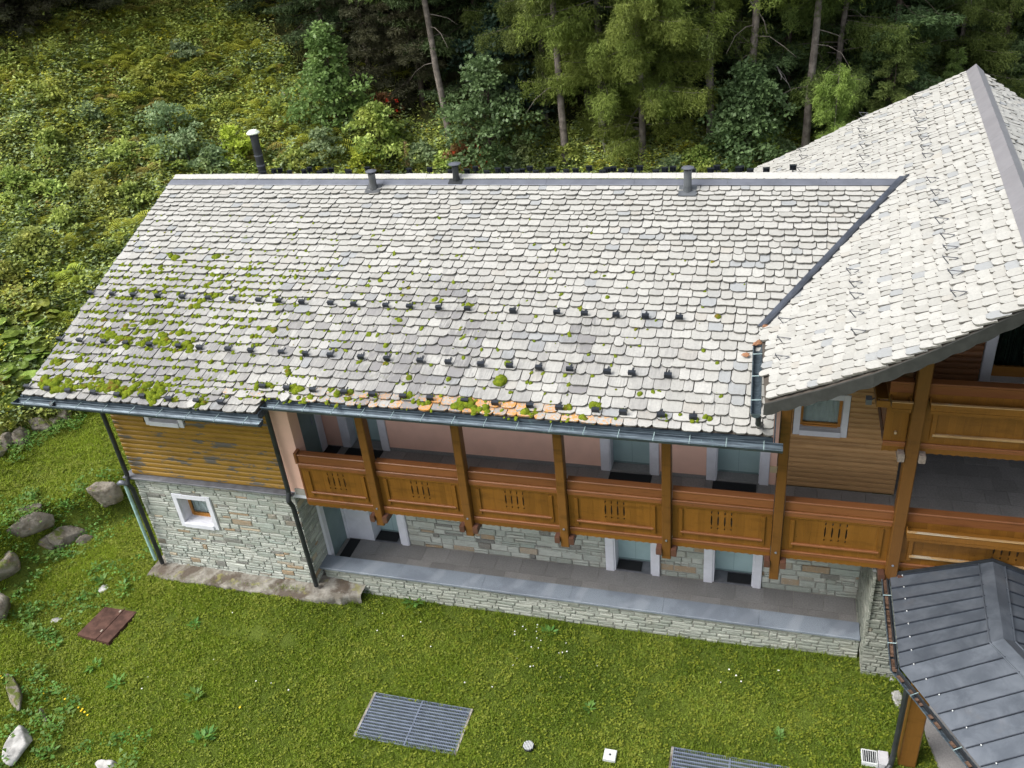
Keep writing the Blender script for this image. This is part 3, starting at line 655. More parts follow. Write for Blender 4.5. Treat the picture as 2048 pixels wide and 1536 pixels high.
def emit_stones(bucket, name='stone', lim=300, mt=None):
    mt = mt or STONE
    bucket.sort(key=lambda t: -t['size'])
    for t in bucket[:lim]:
        MB().add(t['v'], t['f'], tint=t['tint'], tone=t['tone']).build(name, mt, t['par'], fix=False)
    rest = {}
    for t in bucket[lim:]: rest.setdefault(t['par'].name, []).append(t)
    for k_, L__ in rest.items():
        b = MB(); [b.add(t['v'], t['f'], tint=t['tint'], tone=t['tone']) for t in L__]; o = b.build(name+'s', mt, L__[0]['par'], fix=False); o['kind'] = 'stuff'
XW = 4.29; YB = 1.68
# left block lower stone wall with a window opening
b = MB(); wx0, wx1, wz0, wz1 = 1.06, 1.86, 1.46, 2.20
e_ = .035; b.box(.03,wx0-e_,.035,.40,-.5,2.72); b.box(wx1+e_,XW-.032,.035,.40,-.5,2.72); b.box(wx0-e_,wx1+e_,.035,.40,-.5,wz0-e_); b.box(wx0-e_,wx1+e_,.035,.40,wz1+e_,2.72)
b.box(0,.35,.402,6.0,-.5,2.72); b.box(XW-.35,XW-.03,.402,YB,-.5,2.72)
lowwall = b.build('stone_wall', JOINT, lodge)
SB = []
stones(lowwall, (0,.03,-.05), (1,0,0), (0,0,1), (0,-1,0), XW, 2.77, holes=[(.93,2.02,1.38,2.35)], bucket=SB, seed=3, tonef=lambda r: r.random()*.965 if r.random()<.93 else r.uniform(.86,1))
stones(lowwall, (XW-.03,.03,0), (0,1,0), (0,0,1), (1,0,0), .82, 2.6, bucket=SB, seed=4)
# lower back wall
D = [(5.0,5.82),(11.17,12.04),(13.40,14.28)]
b = MB(); xs = [XW-.02] + [q for d_ in D for q in d_] + [16.5]
for i in range(0, len(xs), 2): b.box(xs[i], xs[i+1], YB+.035, YB+.5, -.3, 2.72)
for d0, d1 in D: b.box(d0, d1, YB+.035, YB+.5, 2.1, 2.72)
backwall = b.build('rear_stone_wall', JOINT, lodge)
stones(backwall, (6.02,YB+.03,0), (1,0,0), (0,0,1), (0,-1,0), 10.45, 2.7, holes=[(10.97-6.02,12.23-6.02,-.1,2.3),(13.22-6.02,14.46-6.02,-.1,2.3)], bucket=SB, seed=5, rowh=(.07,.2), len_=(.10,.42), proud=.03, tonef=lambda r: r.random()*.97 if r.random()<.9 else r.uniform(.86,.97))
emit_stones(SB)
# plain pale wall left of the first lower door
b = MB(); b.box(4.30,5.038,YB+.0,YB+.034,0,2.72); b.box(5.82,6.02,YB-.03,YB+.034,0,2.3); b.build('door_surround', WHITE, lodge)
# ledge
for x0, x1 in ((-.16,1.35),(1.352,2.85),(2.852,4.33)):
    b = MB(); b.bevbox(x0, x1, -.12, .16, 2.722, 2.775, .012); b.build('ledge_slab', DARKSTONE, lodge)
b = MB(); b.bevbox(-.16, .10, .162, 4.5, 2.722, 2.775, .012); b.build('ledge_slab', DARKSTONE, lodge)
# boards
def siding(par, x0, x1, y, z0, z1, bh, mat, holes=(), name='board', seed=1, xmin=None):
    z = z0; rr = random.Random(seed)
    while z < z1-.01:
        h = min(bh, z1-z); xl = max(x0, xmin(z+h)) if xmin else x0
        if xl > x1-.1: break
        segs = [(xl, x1)]
        for (a, b_, c, d_) in holes:
            if z+h*.5 > c and z+h*.5 < d_:
                ns = []
                for p_, q_ in segs:
                    if q_ <= a or p_ >= b_: ns.append((p_, q_))
                    else:
                        if p_ < a: ns.append((p_, a))
                        if q_ > b_: ns.append((b_, q_))
                segs = ns
        for p_, q_ in segs:
            pr = [(0.012,0),(-.006,h*.06),(-.020,h*.28),(-.022,h*.55),(-.014,h*.85),(.004,h*.97),(.012,h)]
            n_ = len(pr); vs = [(p_, y+a, z+c) for a, c in pr]+[(q_, y+a+rr.uniform(-.002,.002), z+c) for a, c in pr]
            b = MB(); b.add(vs, [(i, n_+i, n_+i+1, i+1) for i in range(n_-1)] + [tuple(range(n_))[::-1], tuple(range(n_, 2*n_))]); b.build(name, mat, par, fix=False)
        z += h
b = MB(); b.box(.06,.93,.06,.30,2.775,5.9); b.box(1.97,XW-.13,.06,.30,2.775,5.9); b.box(.93,1.97,.06,.30,2.775,4.29); b.box(.93,1.97,.06,.30,5.2,5.9); b.box(.06,.28,.31,8,2.775,6.2)
upwall = b.build('timber_wall', DARKIN, lodge)
siding(upwall, .03, XW-.10, .045, 2.78, 5.9, .128, W_OCHRE, holes=[(.90,2.0,4.30,5.25)], seed=2)
# pink corner pier, side wall and rear wall of the gallery
XP = 4.66
b = MB(); b.box(XW-.08,XP,.01,.36,2.78,5.92); b.box(XW-.08,XP-.30,.36,YB-.005,2.9,6.05); b.build('pink_pier', PINK, lodge)
b = MB(); b.box(XW-.06,XP-.01,.0,.30,2.62,2.778); b.build('pier_foot', WHITE, lodge)
b = MB(); b.box(XP-.29,XP-.26,.50,1.36,2.93,5.1); sdoor = b.build('side_door', DOORD, lodge); 
b = MB(); b.box(XP-.262,XP-.24,1.2,1.215,3.8,4.0); b.build('door_handle', STEEL, sdoor)
b = MB(); b.box(XP-.298,XP-.235,1.362,1.60,2.92,5.2); b.box(XP-.298,XP-.235,.362,.498,2.92,5.2); b.build('door_surround', WHITE, lodge)
b = MB(); xs = [XP-.295] + [q for d_ in D for q in d_] + [14.60]
for i in range(0, len(xs), 2): b.box(xs[i], xs[i+1], YB, YB+.42, 2.9, 6.5)
for d0, d1 in D: b.box(d0, d1, YB, YB+.42, 5.02, 6.5)
b.build('pink_wall', PINK, lodge)
b = MB()
for x0, x1 in ((4.98-.2+.0,4.79),(6.0,10.96),(12.24,13.2)):
    if x1 > x0: b.box(x0, x1, YB-.012, YB-.001, 2.9, 2.985)
b.build('skirting', PAVE, lodge)
# doors: surround, reveals, leaf
def door(d0, d1, z0, lower=False, first=False):
    ztop = z0 + (2.05 if lower else 2.12); yf = YB-.045; yd = YB + (.38 if lower else .27)
    root = MB(); root.box(d0+.002, d1-.002, yd, yd+.05, z0+.03, ztop); o = root.build('door', DOORP, lodge)
    fr = MB(); lw = .20
    if not (first and lower): fr.bevbox(d0-lw, d0, yf, YB-.002 if True else 0, z0, ztop+.2, .01)
    fr.bevbox(d1, d1+lw-.02, yf, YB-.002, z0, ztop+.2, .01); fr.bevbox(d0+.001, d1-.001, yf, YB-.002, ztop, ztop+.2, .01)
    if lower: fr.box(d0-.0, d0+.03, yf+.02, yd-.002, z0+.02, ztop); fr.box(d1-.03, d1, yf+.02, yd-.002, z0+.02, ztop)
    else: fr.box(d0-.0, d0+.02, yf+.02, yd-.002, z0+.02, ztop); fr.box(d1-.02, d1, yf+.02, yd-.002, z0+.02, ztop)
    fr.build('surround', WHITE, o)
    s_ = MB(); s_.box(d0+.03, d1-.03, yf+.03, yd+.04, z0-.02, z0+.028); s_.build('threshold', PAVE if not lower else DARKSTONE, o)
    h = MB(); h.tube([(d0+.09, yd-.012, z0+1.05),(d0+.20, yd-.03, z0+1.05)], .011, 6); h.box(d0+.07,d0+.11,yd-.01,yd-.002,z0+.96,z0+1.14); h.build('door_handle', STEEL, o)
    l = MB(); l.box((d0+d1)/2-.003, (d0+d1)/2+.003, yd-.004, yd-.001, z0+.05, ztop-.02); l.box(d0+.03,d1-.03,yd-.012,yd-.002,z0+.032,z0+.07); l.build('door_trim', DOORD, o)
for i, (d0, d1) in enumerate(D):
    door(d0, d1, 2.9, False, i == 0); door(d0+(0.04 if i == 0 else 0), d1, 0., True, i == 0)
# lower side door in the block's side wall
b = MB(); b.box(XW-.02,XW+.02,.86,1.64,.03,2.2); o = b.build('side_door', DOORD, lodge)
b = MB(); b.box(XW-.0,XW+.075,.70,.858,0,2.35); b.box(XW-.0,XW+.075,1.642,1.675,0,2.35); b.build('door_surround', WHITE, lodge)
# windows
def window(x0, x1, z0, z1, yf, dep, fw=.12, sash=W_SASH, pane=True, blind=BLIND, sill=True, side_open=False):
    fr = MB(); p_ = .02
    fr.bevbox(x0-fw, x0, yf-p_-.02, yf+.04, z0-fw, z1+fw, .006); fr.bevbox(x1, x1+fw, yf-p_-.02, yf+.04, z0-fw, z1+fw, .006)
    fr.bevbox(x0+.001, x1-.001, yf-p_-.022, yf+.04, z1, z1+fw, .006); fr.bevbox(x0+.001, x1-.001, yf-p_-.05, yf+.04, z0-fw, z0, .006)
    fr.box(x0-.03, x0, yf+.041, yf+dep, z0-.03, z1+.03); fr.box(x1, x1+.03, yf+.041, yf+dep, z0-.03, z1+.03); fr.box(x0, x1, yf+.041, yf+dep, z1, z1+.03); fr.box(x0, x1, yf+.041, yf+dep, z0-.03, z0)
    o = fr.build('window', WHITE, lodge)
    s_ = MB(); y_ = yf+dep-.06; t = .055
    s_.box(x0, x0+t, y_, y_+.05, z0, z1); s_.box(x1-t, x1, y_, y_+.05, z0, z1); s_.box(x0+t, x1-t, y_, y_+.05, z1-t, z1); s_.box(x0+t, x1-t, y_, y_+.05, z0, z0+t*1.2); s_.box(x0+t, x1-t, y_-.03, y_-.001, z0, z0+.03)
    s_.build('sash', sash, o)
    g_ = MB(); g_.box(x0+t-.005, x1-t+.005, y_+.02, y_+.026, z0+t, z1-t); g_.build('pane', GLASS, o)
    c_ = MB(); n_ = 24; P = [[(x0+.03+(x1-x0-.06)*i/n_, y_+.09+.012*math.sin(i*1.6), z) for z in (z0+.02, z1-.02)] for i in range(n_+1)]; c_.grid(P); c_.build('curtain', blind, o, fix=False)
    d_ = MB(); d_.box(x0-.05, x1+.05, y_+.13, y_+.15, z0-.05, z1+.05); d_.build('room_backing', DARKIN, o)
    return o
window(1.06, 1.86, 1.46, 2.20, .03, .34)
window(1.07, 1.83, 4.40, 5.10, .05, .22, blind=BLIND)
# timber wall of the main house
b = MB(); TW = 7.9
x0_, x1_, z0_, z1_ = 14.97, 15.73, 4.34, 5.06
b.box(14.62,x0_-.02,YB+.04,YB+.3,2.9,z1_+.03); b.box(x1_+.02,16.84,YB+.04,YB+.3,2.9,z1_+.03); b.box(x0_-.02,x1_+.02,YB+.04,YB+.3,2.9,z0_-.03)
b.prism([(14.62,YB+.04,z1_+.031),(16.84,YB+.04,z1_+.031),(16.84,YB+.04,mz(16.84,1.7)-.25),(14.62,YB+.04,mz(14.62,1.7)-.25)], (0,0,0), (0,.26,0))
b.box(16.841,17.94,YB+.04,YB+.3,5.6,8.0); b.box(19.2,20.5,YB+.04,YB+.3,5.6,7.8); b.box(17.94,19.2,YB+.04,YB+.3,7.75,8.2)
b.box(16.60,16.84,YB+.31,5.2,2.9,7.5); b.box(16.841,22,5.201,5.5,2.9,5.5)
b.box(15.2,21,9.5,9.8,-.3,6.3); b.box(0,14.6,10.5,10.8,-.3,5.6); b.box(21.8,22,1.8,9.4,-.3,7.)
tw = b.build('main_timber_wall', DARKIN, lodge)
siding(tw, 14.62, 16.86, YB+.025, 2.905, 7.8, .118, W_TAN, holes=[(14.84,15.86,4.24,5.18)], seed=5, xmin=lambda z: (z+.25+.07-MC)/.6317)
siding(tw, 16.862, 17.93, YB+.025, 5.62, 8.0, .125, W_DARK, seed=6, xmin=lambda z: (z+.25+.07-MC)/.6317)
siding(tw, 19.3, 20.5, YB+.025, 5.62, 7.3, .125, W_DARK, seed=7)
window(x0_, x1_, z0_, z1_, YB+.012, .20)
# plaque (electric cover)
b = MB(); b.box(14.47,14.62,YB-.03,YB-.004,3.23,3.38); b.build('cover_plate', CREAM, lodge)
# upper balcony door with green curtain
b = MB(); b.bevbox(17.94,18.12,YB-.03,YB+.2,5.62,7.8,.01); b.bevbox(19.12,19.3,YB-.03,YB+.2,5.62,7.8,.01); b.box(18.121,19.119,YB+.0,YB+.28,5.60,5.66); o = b.build('window', WHITE, lodge)
b = MB(); b.box(18.121,19.119,YB+.20,YB+.26,5.661,5.86); b.box(18.121,18.17,YB+.20,YB+.26,5.861,7.7); b.box(19.07,19.119,YB+.20,YB+.26,5.861,7.7); b.build('sash', W_SASH, o)
b = MB(); n_ = 60; b.grid([[(18.13+.98*i/n_, YB+.33+.03*math.sin(i*.9)+.012*math.sin(i*2.3), z) for z in (5.7, 7.75)] for i in range(n_+1)]); b.build('curtain', CURTAIN, o, fix=False)
b = MB(); b.box(18.171,19.069,YB+.22,YB+.226,5.861,7.7); b.build('pane', GLASS, o)
b = MB(); b.box(17.9,19.3,YB+.40,YB+.44,5.6,7.8); b.build('room_backing', DARKIN, o)

# ---- floors ----------------------------------------------------------------
def paving(par, x0, x1, y0, y1, z, sx, sy, off=True, seed=1, diag=False):
    rr = random.Random(seed); y = y0; r = 0
    while y < y1-.02:
        yy = min(y+sy, y1); x = x0 - (sx/2 if (r % 2 and off) else 0)
        while x < x1-.02:
            xa, xb = max(x0, x), min(x+sx, x1)
            if xb-xa > .03:
                b = MB(); dz = rr.uniform(-.0015,.0015); b.box(xa+.004, xb-.004, y+.004, yy-.004, z-.02, z+dz); b.build('paving_slab', PAVE, par, fix=False)
            x += sx
        y = yy; r += 1
b = MB(); b.box(XW-.02,16.46,.60,YB+.034,-.35,-.008); b.box(4.31,16.46,YB+.035,2.12,-.35,-.010); tfl = b.build('terrace_floor', JOINT, lodge)
paving(tfl, XW+.02, 16.44, .69, YB-.0, 0., .62, .5, seed=3)
b = MB(); b.box(XW+.08,16.86,-.02,YB+.02,2.73,2.892); b.box(16.861,20.2,-.02,5.2,2.73,2.892); gfl = b.build('gallery_floor', JOINT, lodge)
paving(gfl, 4.40, 16.86, .02, YB-.012, 2.905, .45, .42, seed=5); paving(gfl, 16.862, 19.9, .02, 5.19, 2.905, .42, .42, seed=6)
b = MB(); b.box(16.24,20.4,-.10,YB+.0,5.42,5.60); b.build('balcony_floor', W_BRK, lodge)

# ---- gallery railing, posts, beams ----------------------------------------
PX = [6.46+2.05*i for i in range(6)]
def scallop(b, x0, x1, y0, y1, zt, zb, amp=.018, per=.135):
    n_ = max(4, int((x1-x0)/.03)); 
    for i in range(n_):
        a, c = x0+(x1-x0)*i/n_, x0+(x1-x0)*(i+1)/n_; za = zb+amp*abs(math.sin((a-x0)*math.pi/per)); zc = zb+amp*abs(math.sin((c-x0)*math.pi/per))
        b.add([(a,y0,zt),(a,y0,za),(c,y0,zc),(c,y0,zt),(a,y1,zt),(a,y1,za),(c,y1,zc),(c,y1,zt)], [(0,1,2,3),(7,6,5,4),(0,3,7,4),(1,5,6,2)])
def board_poly(x0, x1, z0, z1, notchL, notchR, zc):
    """outline with drilled slot halves on one or both edges: short, long, dot"""
    prof = [(-.24,.0),(-.228,.014),(-.205,.016),(-.188,.0),(-.150,.0),(-.135,.010),(-.06,.016),(.03,.014),(.08,.008),(.095,.0),(.125,.0),(.14,.012),(.19,.011),(.205,.0)]
    L_ = [(x0, z0)]; 
    P = [(x0, z0), (x1, z0)]
    if notchR: P += [(x1-d_, zc+h) for h, d_ in prof]
    P += [(x1, z1), (x0, z1)]
    if notchL: P += [(x0+d_, zc+h) for h, d_ in prof[::-1]]
    return P
def railing(x0, x1, zf, yr=-.10, name='gallery_railing', shelf=False, left_end=False, right_cont=False, stiles=True):
    zt = zf+1.05
    b = MB(); b.bevbox(x0, x1, yr-.05, yr+.13, zt-.045, zt, .012); b.box(x0+.001, x1-.001, yr-.035, yr-.002, zt-.20, zt-.046); root = b.build(name, W_RED, lodge)
    if shelf:
        b = MB(); b.bevbox(x0+.02, x1-.02, yr-.30, yr-.28, zt-.36, zt-.24, .005); b.box(x0+.03, x1-.03, yr-.279, yr-.037, zt-.36, zt-.34); b.box(x0+.02,x0+.045,yr-.279,yr-.037,zt-.339,zt-.25); b.box(x1-.045,x1-.02,yr-.279,yr-.037,zt-.339,zt-.25)
        b.build('planter_shelf', W_RAIL, root); b = MB(); b.bevbox(x0+.015, x1-.015, yr-.315, yr-.26, zt-.238, zt-.222, .004); b.build('shelf_lip', W_OLD, root)
        b = MB(); scallop(b, x0+.03, x1-.03, yr-.302, yr-.285, zt-.361, zt-.43); b.build('scalloped_trim', W_RAIL, root, fix=False)
    else:
        b = MB(); b.bevbox(x0, x1, yr-.085, yr-.036, zt-.245, zt-.205, .010); b.bevbox(x0, x1, yr-.072, yr-.036, zt-.33, zt-.247, .008); b.build('upper_moulding', W_RED, root)
        b = MB(); scallop(b, x0+.01, x1-.01, yr-.060, yr-.040, zt-.331, zt-.375); b.build('scalloped_trim', W_RAIL, root, fix=False)
    # vertical boards with slots
    zb_, zt_ = zt-1.20, zt-.205; n_ = max(2, round((x1-x0)/.125)); bw = (x1-x0)/n_; c0 = n_//2
    for i in range(n_):
        a = x0+i*bw; j_ = (i-c0)
        nl = j_ in (-1, 0, 1, 2) if n_ > 8 else False; nr = j_ in (-2, -1, 0, 1) if n_ > 8 else False
        P = board_poly(a+.0003, a+bw-.0003, zb_, zt_, nl, nr, zt-.62)
        b = MB(); y_ = yr-.028-.002*(i % 2); b.prism([(p_, y_, q_) for p_, q_ in P], (0,0,0), (0,.024,0)); b.build('board', W_RAIL, root)
    if stiles:
        for a in (x0+.12, x1-.20):
            b = MB(); b.bevbox(a, a+.08, yr-.062, yr-.032, zt-1.08, zt-.42, .006); b.build('stile', W_RAIL, root)
    b = MB(); b.bevbox(x0+.16, x1-.16, yr-.085, yr-.063+.03, zt-1.0, zt-.955, .008); b.build('lower_rail', W_RED if not shelf else W_OLD, root)
    b = MB(); b.bevbox(x0, x1, yr-.075, yr-.032, zt-1.20, zt-1.165, .008); b.bevbox(x0, x1, yr-.062, yr-.032, zt-1.26, zt-1.202, .006); b.build('lower_moulding', W_RED, root)
    b = MB(); scallop(b, x0, x1, yr-.052, yr-.034, zt-1.261, zt-1.375); b.build('scalloped_apron', W_RAIL, root, fix=False)
    return root
ends = [4.74] + PX
for i in range(6): railing(ends[i] + (.10 if i else 0), ends[i+1]-.10, 2.9)
railing(PX[5]+.10, 20.2, 2.9, shelf=True)
# left end return of the gallery rail
b = MB(); b.bevbox(4.67, 4.738, -.17, .03, 3.72, 3.99, .012); b.box(4.70,4.738,-.14,.02,2.60,3.719); b.build('rail_end', W_RED, lodge)
# roof top profiles for the posts
for i, x_ in enumerate(PX):
    zt = wz(-.1)-.13 if i < 4 else (6.10 if i == 4 else 7.25); zb = 2.33 if i < 4 else (2.12 if i == 4 else 2.30)
    wd = .088 if i < 5 else .105
    b = MB(); b.bevbox(x_-wd, x_+wd, -.27, -.05, zb, zt, .014); po = b.build('post', W_POST, lodge)
    if i >= 4:
        b = MB(); b.bevbox(x_-wd-.03, x_+wd+.03, -.32, .02, zt+.002, zt+.07, .015); b.bevbox(x_-wd+.0, x_+wd-.0, -.34, .6, zt+.072, zt+.17, .02); b.build('post_cap', mat_wood('ochre_beam_wood', (.36,.19,.012), (.5,.29,.03)) if i == 4 else bpy.data.materials['ochre_beam_wood'], po)
    for zz_ in ((2.80,) if i < 5 else (2.80,)):
        b = MB(); b.tube([(x_+.0,-.268,zz_),(x_+.0,-.285,zz_)], .022, 6); b.build('bolt', STEEL, po)
    for s_ in (-1, 1):
        b = MB(); a = x_+s_*(wd+.058); b.bevbox(a-.055, a+.055, -.31, YB, 2.44 if i < 5 else 2.42, 2.60 if i < 5 else 2.58, .012); b.build('beam_end', W_BRK, lodge)
    if i == 5:
        for s_ in (-1, 1):
            b = MB(); a = x_+s_*(wd+.06); b.bevbox(a-.055, a+.055, -.30, YB, 5.14, 5.30, .012); b.build('beam_end', mat_plain('grey_weathered_beam', (.22,.18,.15), .3, .8, sc_=20) if s_ < 0 else bpy.data.materials['grey_weathered_beam'], lodge)
# steel hangers at post heads under the gutter
# upper balcony
def up_rail():
    railing(16.24, PX[5]-.115, 5.57, -.10, 'balcony_railing', shelf=True, stiles=False)
    railing(PX[5]+.115, 20.4, 5.57, -.10, 'balcony_railing', shelf=True)
    b = MB(); b.bevbox(16.22,16.38,.032,YB-.03,6.575,6.62,.012); b.box(16.25,16.28,.0,YB-.03,5.35,6.574); r = b.build('side_railing', W_RED, lodge)
    b = MB(); b.box(16.03,16.05,-.38,1.2,6.26,6.38); b.box(16.051,16.24,-.12,1.2,6.26,6.28); b.box(16.051,16.24,-.38,-.36,6.26,6.38); b.build('planter_shelf', W_RAIL, r)
up_rail()
b = MB(); b.obb((15.98,.2,6.02), (.05,0,.0), (0,.04,.02), (0,.0,.05)); b.tube([(15.98,.2,6.0),(16.1,.3,6.02),(16.25,.3,6.05)], .012, 6); b.build('floodlight', LEAD, lodge)

# ---- door mats -------------------------------------------------------------
def mat_(x0, x1, y0, y1, z, label, rot=0):
    b = MB(); 
    b.box(x0, x1, y0, y1, z+.002, z+.016); n_ = max(3, int((y1-y0)/.04))
    for i in range(n_): 
        a = y0+.02+(y1-y0-.04)*i/n_; b.box(x0+.02, x1-.02, a, a+.018, z+.0162, z+.022)
    o = b.build('doormat', RUBBER, None, fix=False); tag(o, label, 'doormat', 'black rubber doormats at the lodge doors')
mat_(4.43,4.76,.75,1.62,2.906, 'long black mat on the gallery floor beside the pink corner pier')
mat_(4.97,5.85,1.30,1.61,2.906, 'black mat on the gallery floor before the leftmost rear door')
mat_(11.18,12.08,1.25,1.60,2.906, 'black mat on the gallery floor before the middle door in the pink wall')
mat_(13.35,14.23,1.31,1.61,2.906, 'black mat on the gallery floor before the door next to the timber wall')
mat_(4.40,4.68,.98,1.64,.001, 'long black mat on the ground terrace along the side door')
mat_(5.08,5.66,1.69,2.02,.03, 'black mat inside the leftmost ground floor doorway')
mat_(11.22,11.78,1.69,2.0,.03, 'black mat in the left part of the middle ground floor doorway')
mat_(13.72,14.24,1.69,2.0,.03, 'black mat in the right part of the rightmost ground floor doorway')

# ================================================================= terrace wall
tw_ = empty('terrace_wall', (10.4,.45,-.5), 'low pale stone terrace wall with blue grey granite coping along the lawn', 'wall')
b = MB(); b.box(XW+.05,16.42,.32,.66,-.9,.235); core = b.build('wall_core', JOINT, tw_)
TB = []
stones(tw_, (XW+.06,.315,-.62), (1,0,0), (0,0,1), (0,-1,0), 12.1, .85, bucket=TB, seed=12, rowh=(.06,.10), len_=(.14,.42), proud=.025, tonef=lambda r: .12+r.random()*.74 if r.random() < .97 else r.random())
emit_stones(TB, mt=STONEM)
xs = [4.20,6.3,8.35,10.4,12.45,14.45,16.44]
for i in range(6):
    b = MB(); b.bevbox(xs[i]+.002, xs[i+1]-.002, .235, .70, .237, .30, .010); b.build('coping_slab', GRAN, tw_)
# buttress
bt = empty('stone_buttress', (16.75,.3,-.4), 'battered stone buttress at the right end of the low terrace wall', 'buttress')
b = MB(); b.prism([(16.49,-.10,-.6),(16.49,.14,2.28),(16.49,1.9,2.28),(16.49,1.9,-.6)], (0,0,0), (.42,0,0)); b.prism([(16.91,-.08,-.6),(16.91,.15,2.28),(16.91,1.9,2.28),(16.91,1.9,-.6)], (0,0,0), (.25,0,0)); b.build('buttress_core', JOINT, bt)
TB = []; vv = np.array([0,.24,2.88]); Lv = np.linalg.norm(vv); vv /= Lv
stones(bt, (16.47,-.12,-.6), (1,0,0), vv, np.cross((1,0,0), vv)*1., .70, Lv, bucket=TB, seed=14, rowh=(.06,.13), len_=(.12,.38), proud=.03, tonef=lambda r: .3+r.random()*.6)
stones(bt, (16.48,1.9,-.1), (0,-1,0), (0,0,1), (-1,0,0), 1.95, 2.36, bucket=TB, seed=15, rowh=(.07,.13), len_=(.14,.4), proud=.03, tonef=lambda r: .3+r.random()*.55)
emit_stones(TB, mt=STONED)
b = MB(); b.bevbox(16.44,16.95,.08,1.6,2.285,2.34,.01); b.build('cap_stone', PALEST, bt)
# plinth of concrete under the left block
n_ = 40; T = []; Bt = []
rr = random.Random(8)
for i in range(n_+1):
    x_ = -.22+5.6*i/n_; fy = -.46+.40*max(0, (x_-3.9)/1.4)**1.6 if x_ > 3.9 else -.46; fy += rr.uniform(-.03,.03); z_ = .005-.045*max(0, min(1, (x_-1)/3))+rr.uniform(-.008,.008)
    if x_ > 4.3: z_ -= .12*(x_-4.3)
    T.append([(x_,.34,z_+.01),(x_,fy*.5,z_+rr.uniform(-.006,.006)),(x_,fy,z_-.02),(x_,fy-.02,z_-.06),(x_,fy-.03,-.7)])
b = MB(); b.grid(T); b.add([T[0][k_] for k_ in range(5)]+[(-.22,.34,-.7)], [(0,1,2,3,4,5)]); o = b.build('concrete_plinth', CONC, None, smooth=False); tag(o, 'stained concrete plinth along the foot of the stone house end', 'plinth')

# ================================================================= entrance canopy
cn = empty('entrance_canopy', (17.2,-1.85,-.35), 'dark metal standing seam canopy on a timber post below the gallery', 'canopy')
ze, zr = 2.50, 3.10
E0, E1, E2 = np.array([16.70,-.26,ze]), np.array([16.69,-2.40,ze]), np.array([18.75,-6.05,ze])
R0, R1, R2 = np.array([18.30,-.26,zr]), np.array([18.17,-2.08,zr]), np.array([20.15,-5.6,zr])
Q0, Q1, Q2 = np.array([19.9,-.26,ze]), np.array([19.65,-1.7,ze]), np.array([21.6,-5.2,ze])
def facet(a0, a1, r0, r1, nseam, nm, flip=False):
    """sheets running from the eave a0..a1 to the ridge r0..r1"""
    nn = np.cross(a1-a0, r0-a0); nn /= np.linalg.norm(nn); nn = nn if nn[2] > 0 else -nn
    for i in range(nseam):
        f0, f1 = i/nseam, (i+1)/nseam; p0, p1 = a0+(a1-a0)*f0, a0+(a1-a0)*f1; q0, q1 = r0+(r1-r0)*f0, r0+(r1-r0)*f1
        q0 = p0+(q0-p0)*.90; q1 = p1+(q1-p1)*.90
        jj = R_.uniform(-.002,.004)
        b = MB(); b.prism([p0+nn*jj, p1+nn*jj, q1+nn*jj, q0+nn*jj], (0,0,0), -nn*.01); b.build('metal_sheet', METAL, cn)
        b = MB(); dd = (q0-p0)/np.linalg.norm(q0-p0); tt = (a1-a0)/np.linalg.norm(a1-a0); Ls = np.linalg.norm(q0-p0)
        b.obb((p0+q0)/2+nn*.018, dd*Ls/2*.99, tt*.006, nn*.014); b.build('standing_seam', SEAM, cn)
        b = MB(); c = p0+dd*.22+tt*.02+nn*.02; b.tube([c-nn*.01, c+nn*.012], .011, 6); b.build('seam_bolt', WHITEM, cn)
facet(E0, E1, R0, R1, 7, 'a'); facet(E1, E2, R1, R2, 13, 'b'); facet(Q0, Q1, R0, R1, 6, 'c'); facet(Q1, Q2, R1, R2, 12, 'd')
for (r0, r1, e0, e1, q0, q1) in ((R0, R1, E0, E1, Q0, Q1), (R1, R2, E1, E2, Q1, Q2)):
    for ea, eb in ((e0, e1), (q0, q1)):
        b = MB(); k0, k1 = r0+(ea-r0)*.13, r1+(eb-r1)*.13; up_ = np.array([0,0,.035]); b.prism([r0+up_, r1+up_, k1+up_*.7, k0+up_*.7], (0,0,0), (0,0,-.012)); b.build('ridge_strip', METAL, cn)
        b = MB(); b.tube([k0+up_*.9, k1+up_*.9], .012, 5); b.build('strip_edge', METAL, cn)
b = MB(); b.prism([E0+(0,.0,.0), E0+(0,0,.10), R0+(0,0,.10), R0], (0,0,0), (0,.02,0)); b.prism([R0, R0+(0,0,.10), Q0+(0,0,.10), Q0], (0,0,0), (0,.02,0)); b.build('wall_flashing', PIPE, cn)
def off(p, v): return p + np.array(v, float)
gutter([off(E0,(-.075,.1,-.03)), off(E1,(-.075,-.03,-.04)), off(E2,(-.08,-.03,-.05))], .065, cn, hooks=.9)
# brown debris in that gutter
b = MB(); pa = [off(E0,(-.075,.1,-.055)), off(E1,(-.075,-.03,-.06)), off(E2,(-.08,-.03,-.07))]
for i in range(2):
    n_ = 26
    for j in range(n_):
        if R_.random() < .35: continue
        c = pa[i]+(pa[i+1]-pa[i])*((j+R_.random())/n_); t = (pa[i+1]-pa[i]); t /= np.linalg.norm(t); b.obb(c, t*R_.uniform(.03,.08), np.cross(t,(0,0,1.))*.04, np.array([0,0,.006]))
o = b.build('leaf_litter', mat_plain('leaf_litter', (.10,.06,.04), .4, .95, sc_=20), None, fix=False); tag(o, 'brown leaf litter lying in the gutter of the metal canopy', 'leaf litter', kind='stuff')
PQ = onaxis(1815, 1375, 2, 1.7)
cxp, cyp = 17.20, -1.90
b = MB(); b.bevbox(cxp-.15, cxp+.15, cyp-.15, cyp+.15, -.42, 2.35, .02); b.build('post', W_POST, cn)
b = MB(); b.bevbox(16.75, 20, cyp-.08, cyp+.08, 2.25, 2.42, .02); b.bevbox(17.12,17.3,-.1,-1.74,2.25,2.42,.02) if False else None; b.build('beam', W_BRK, cn)
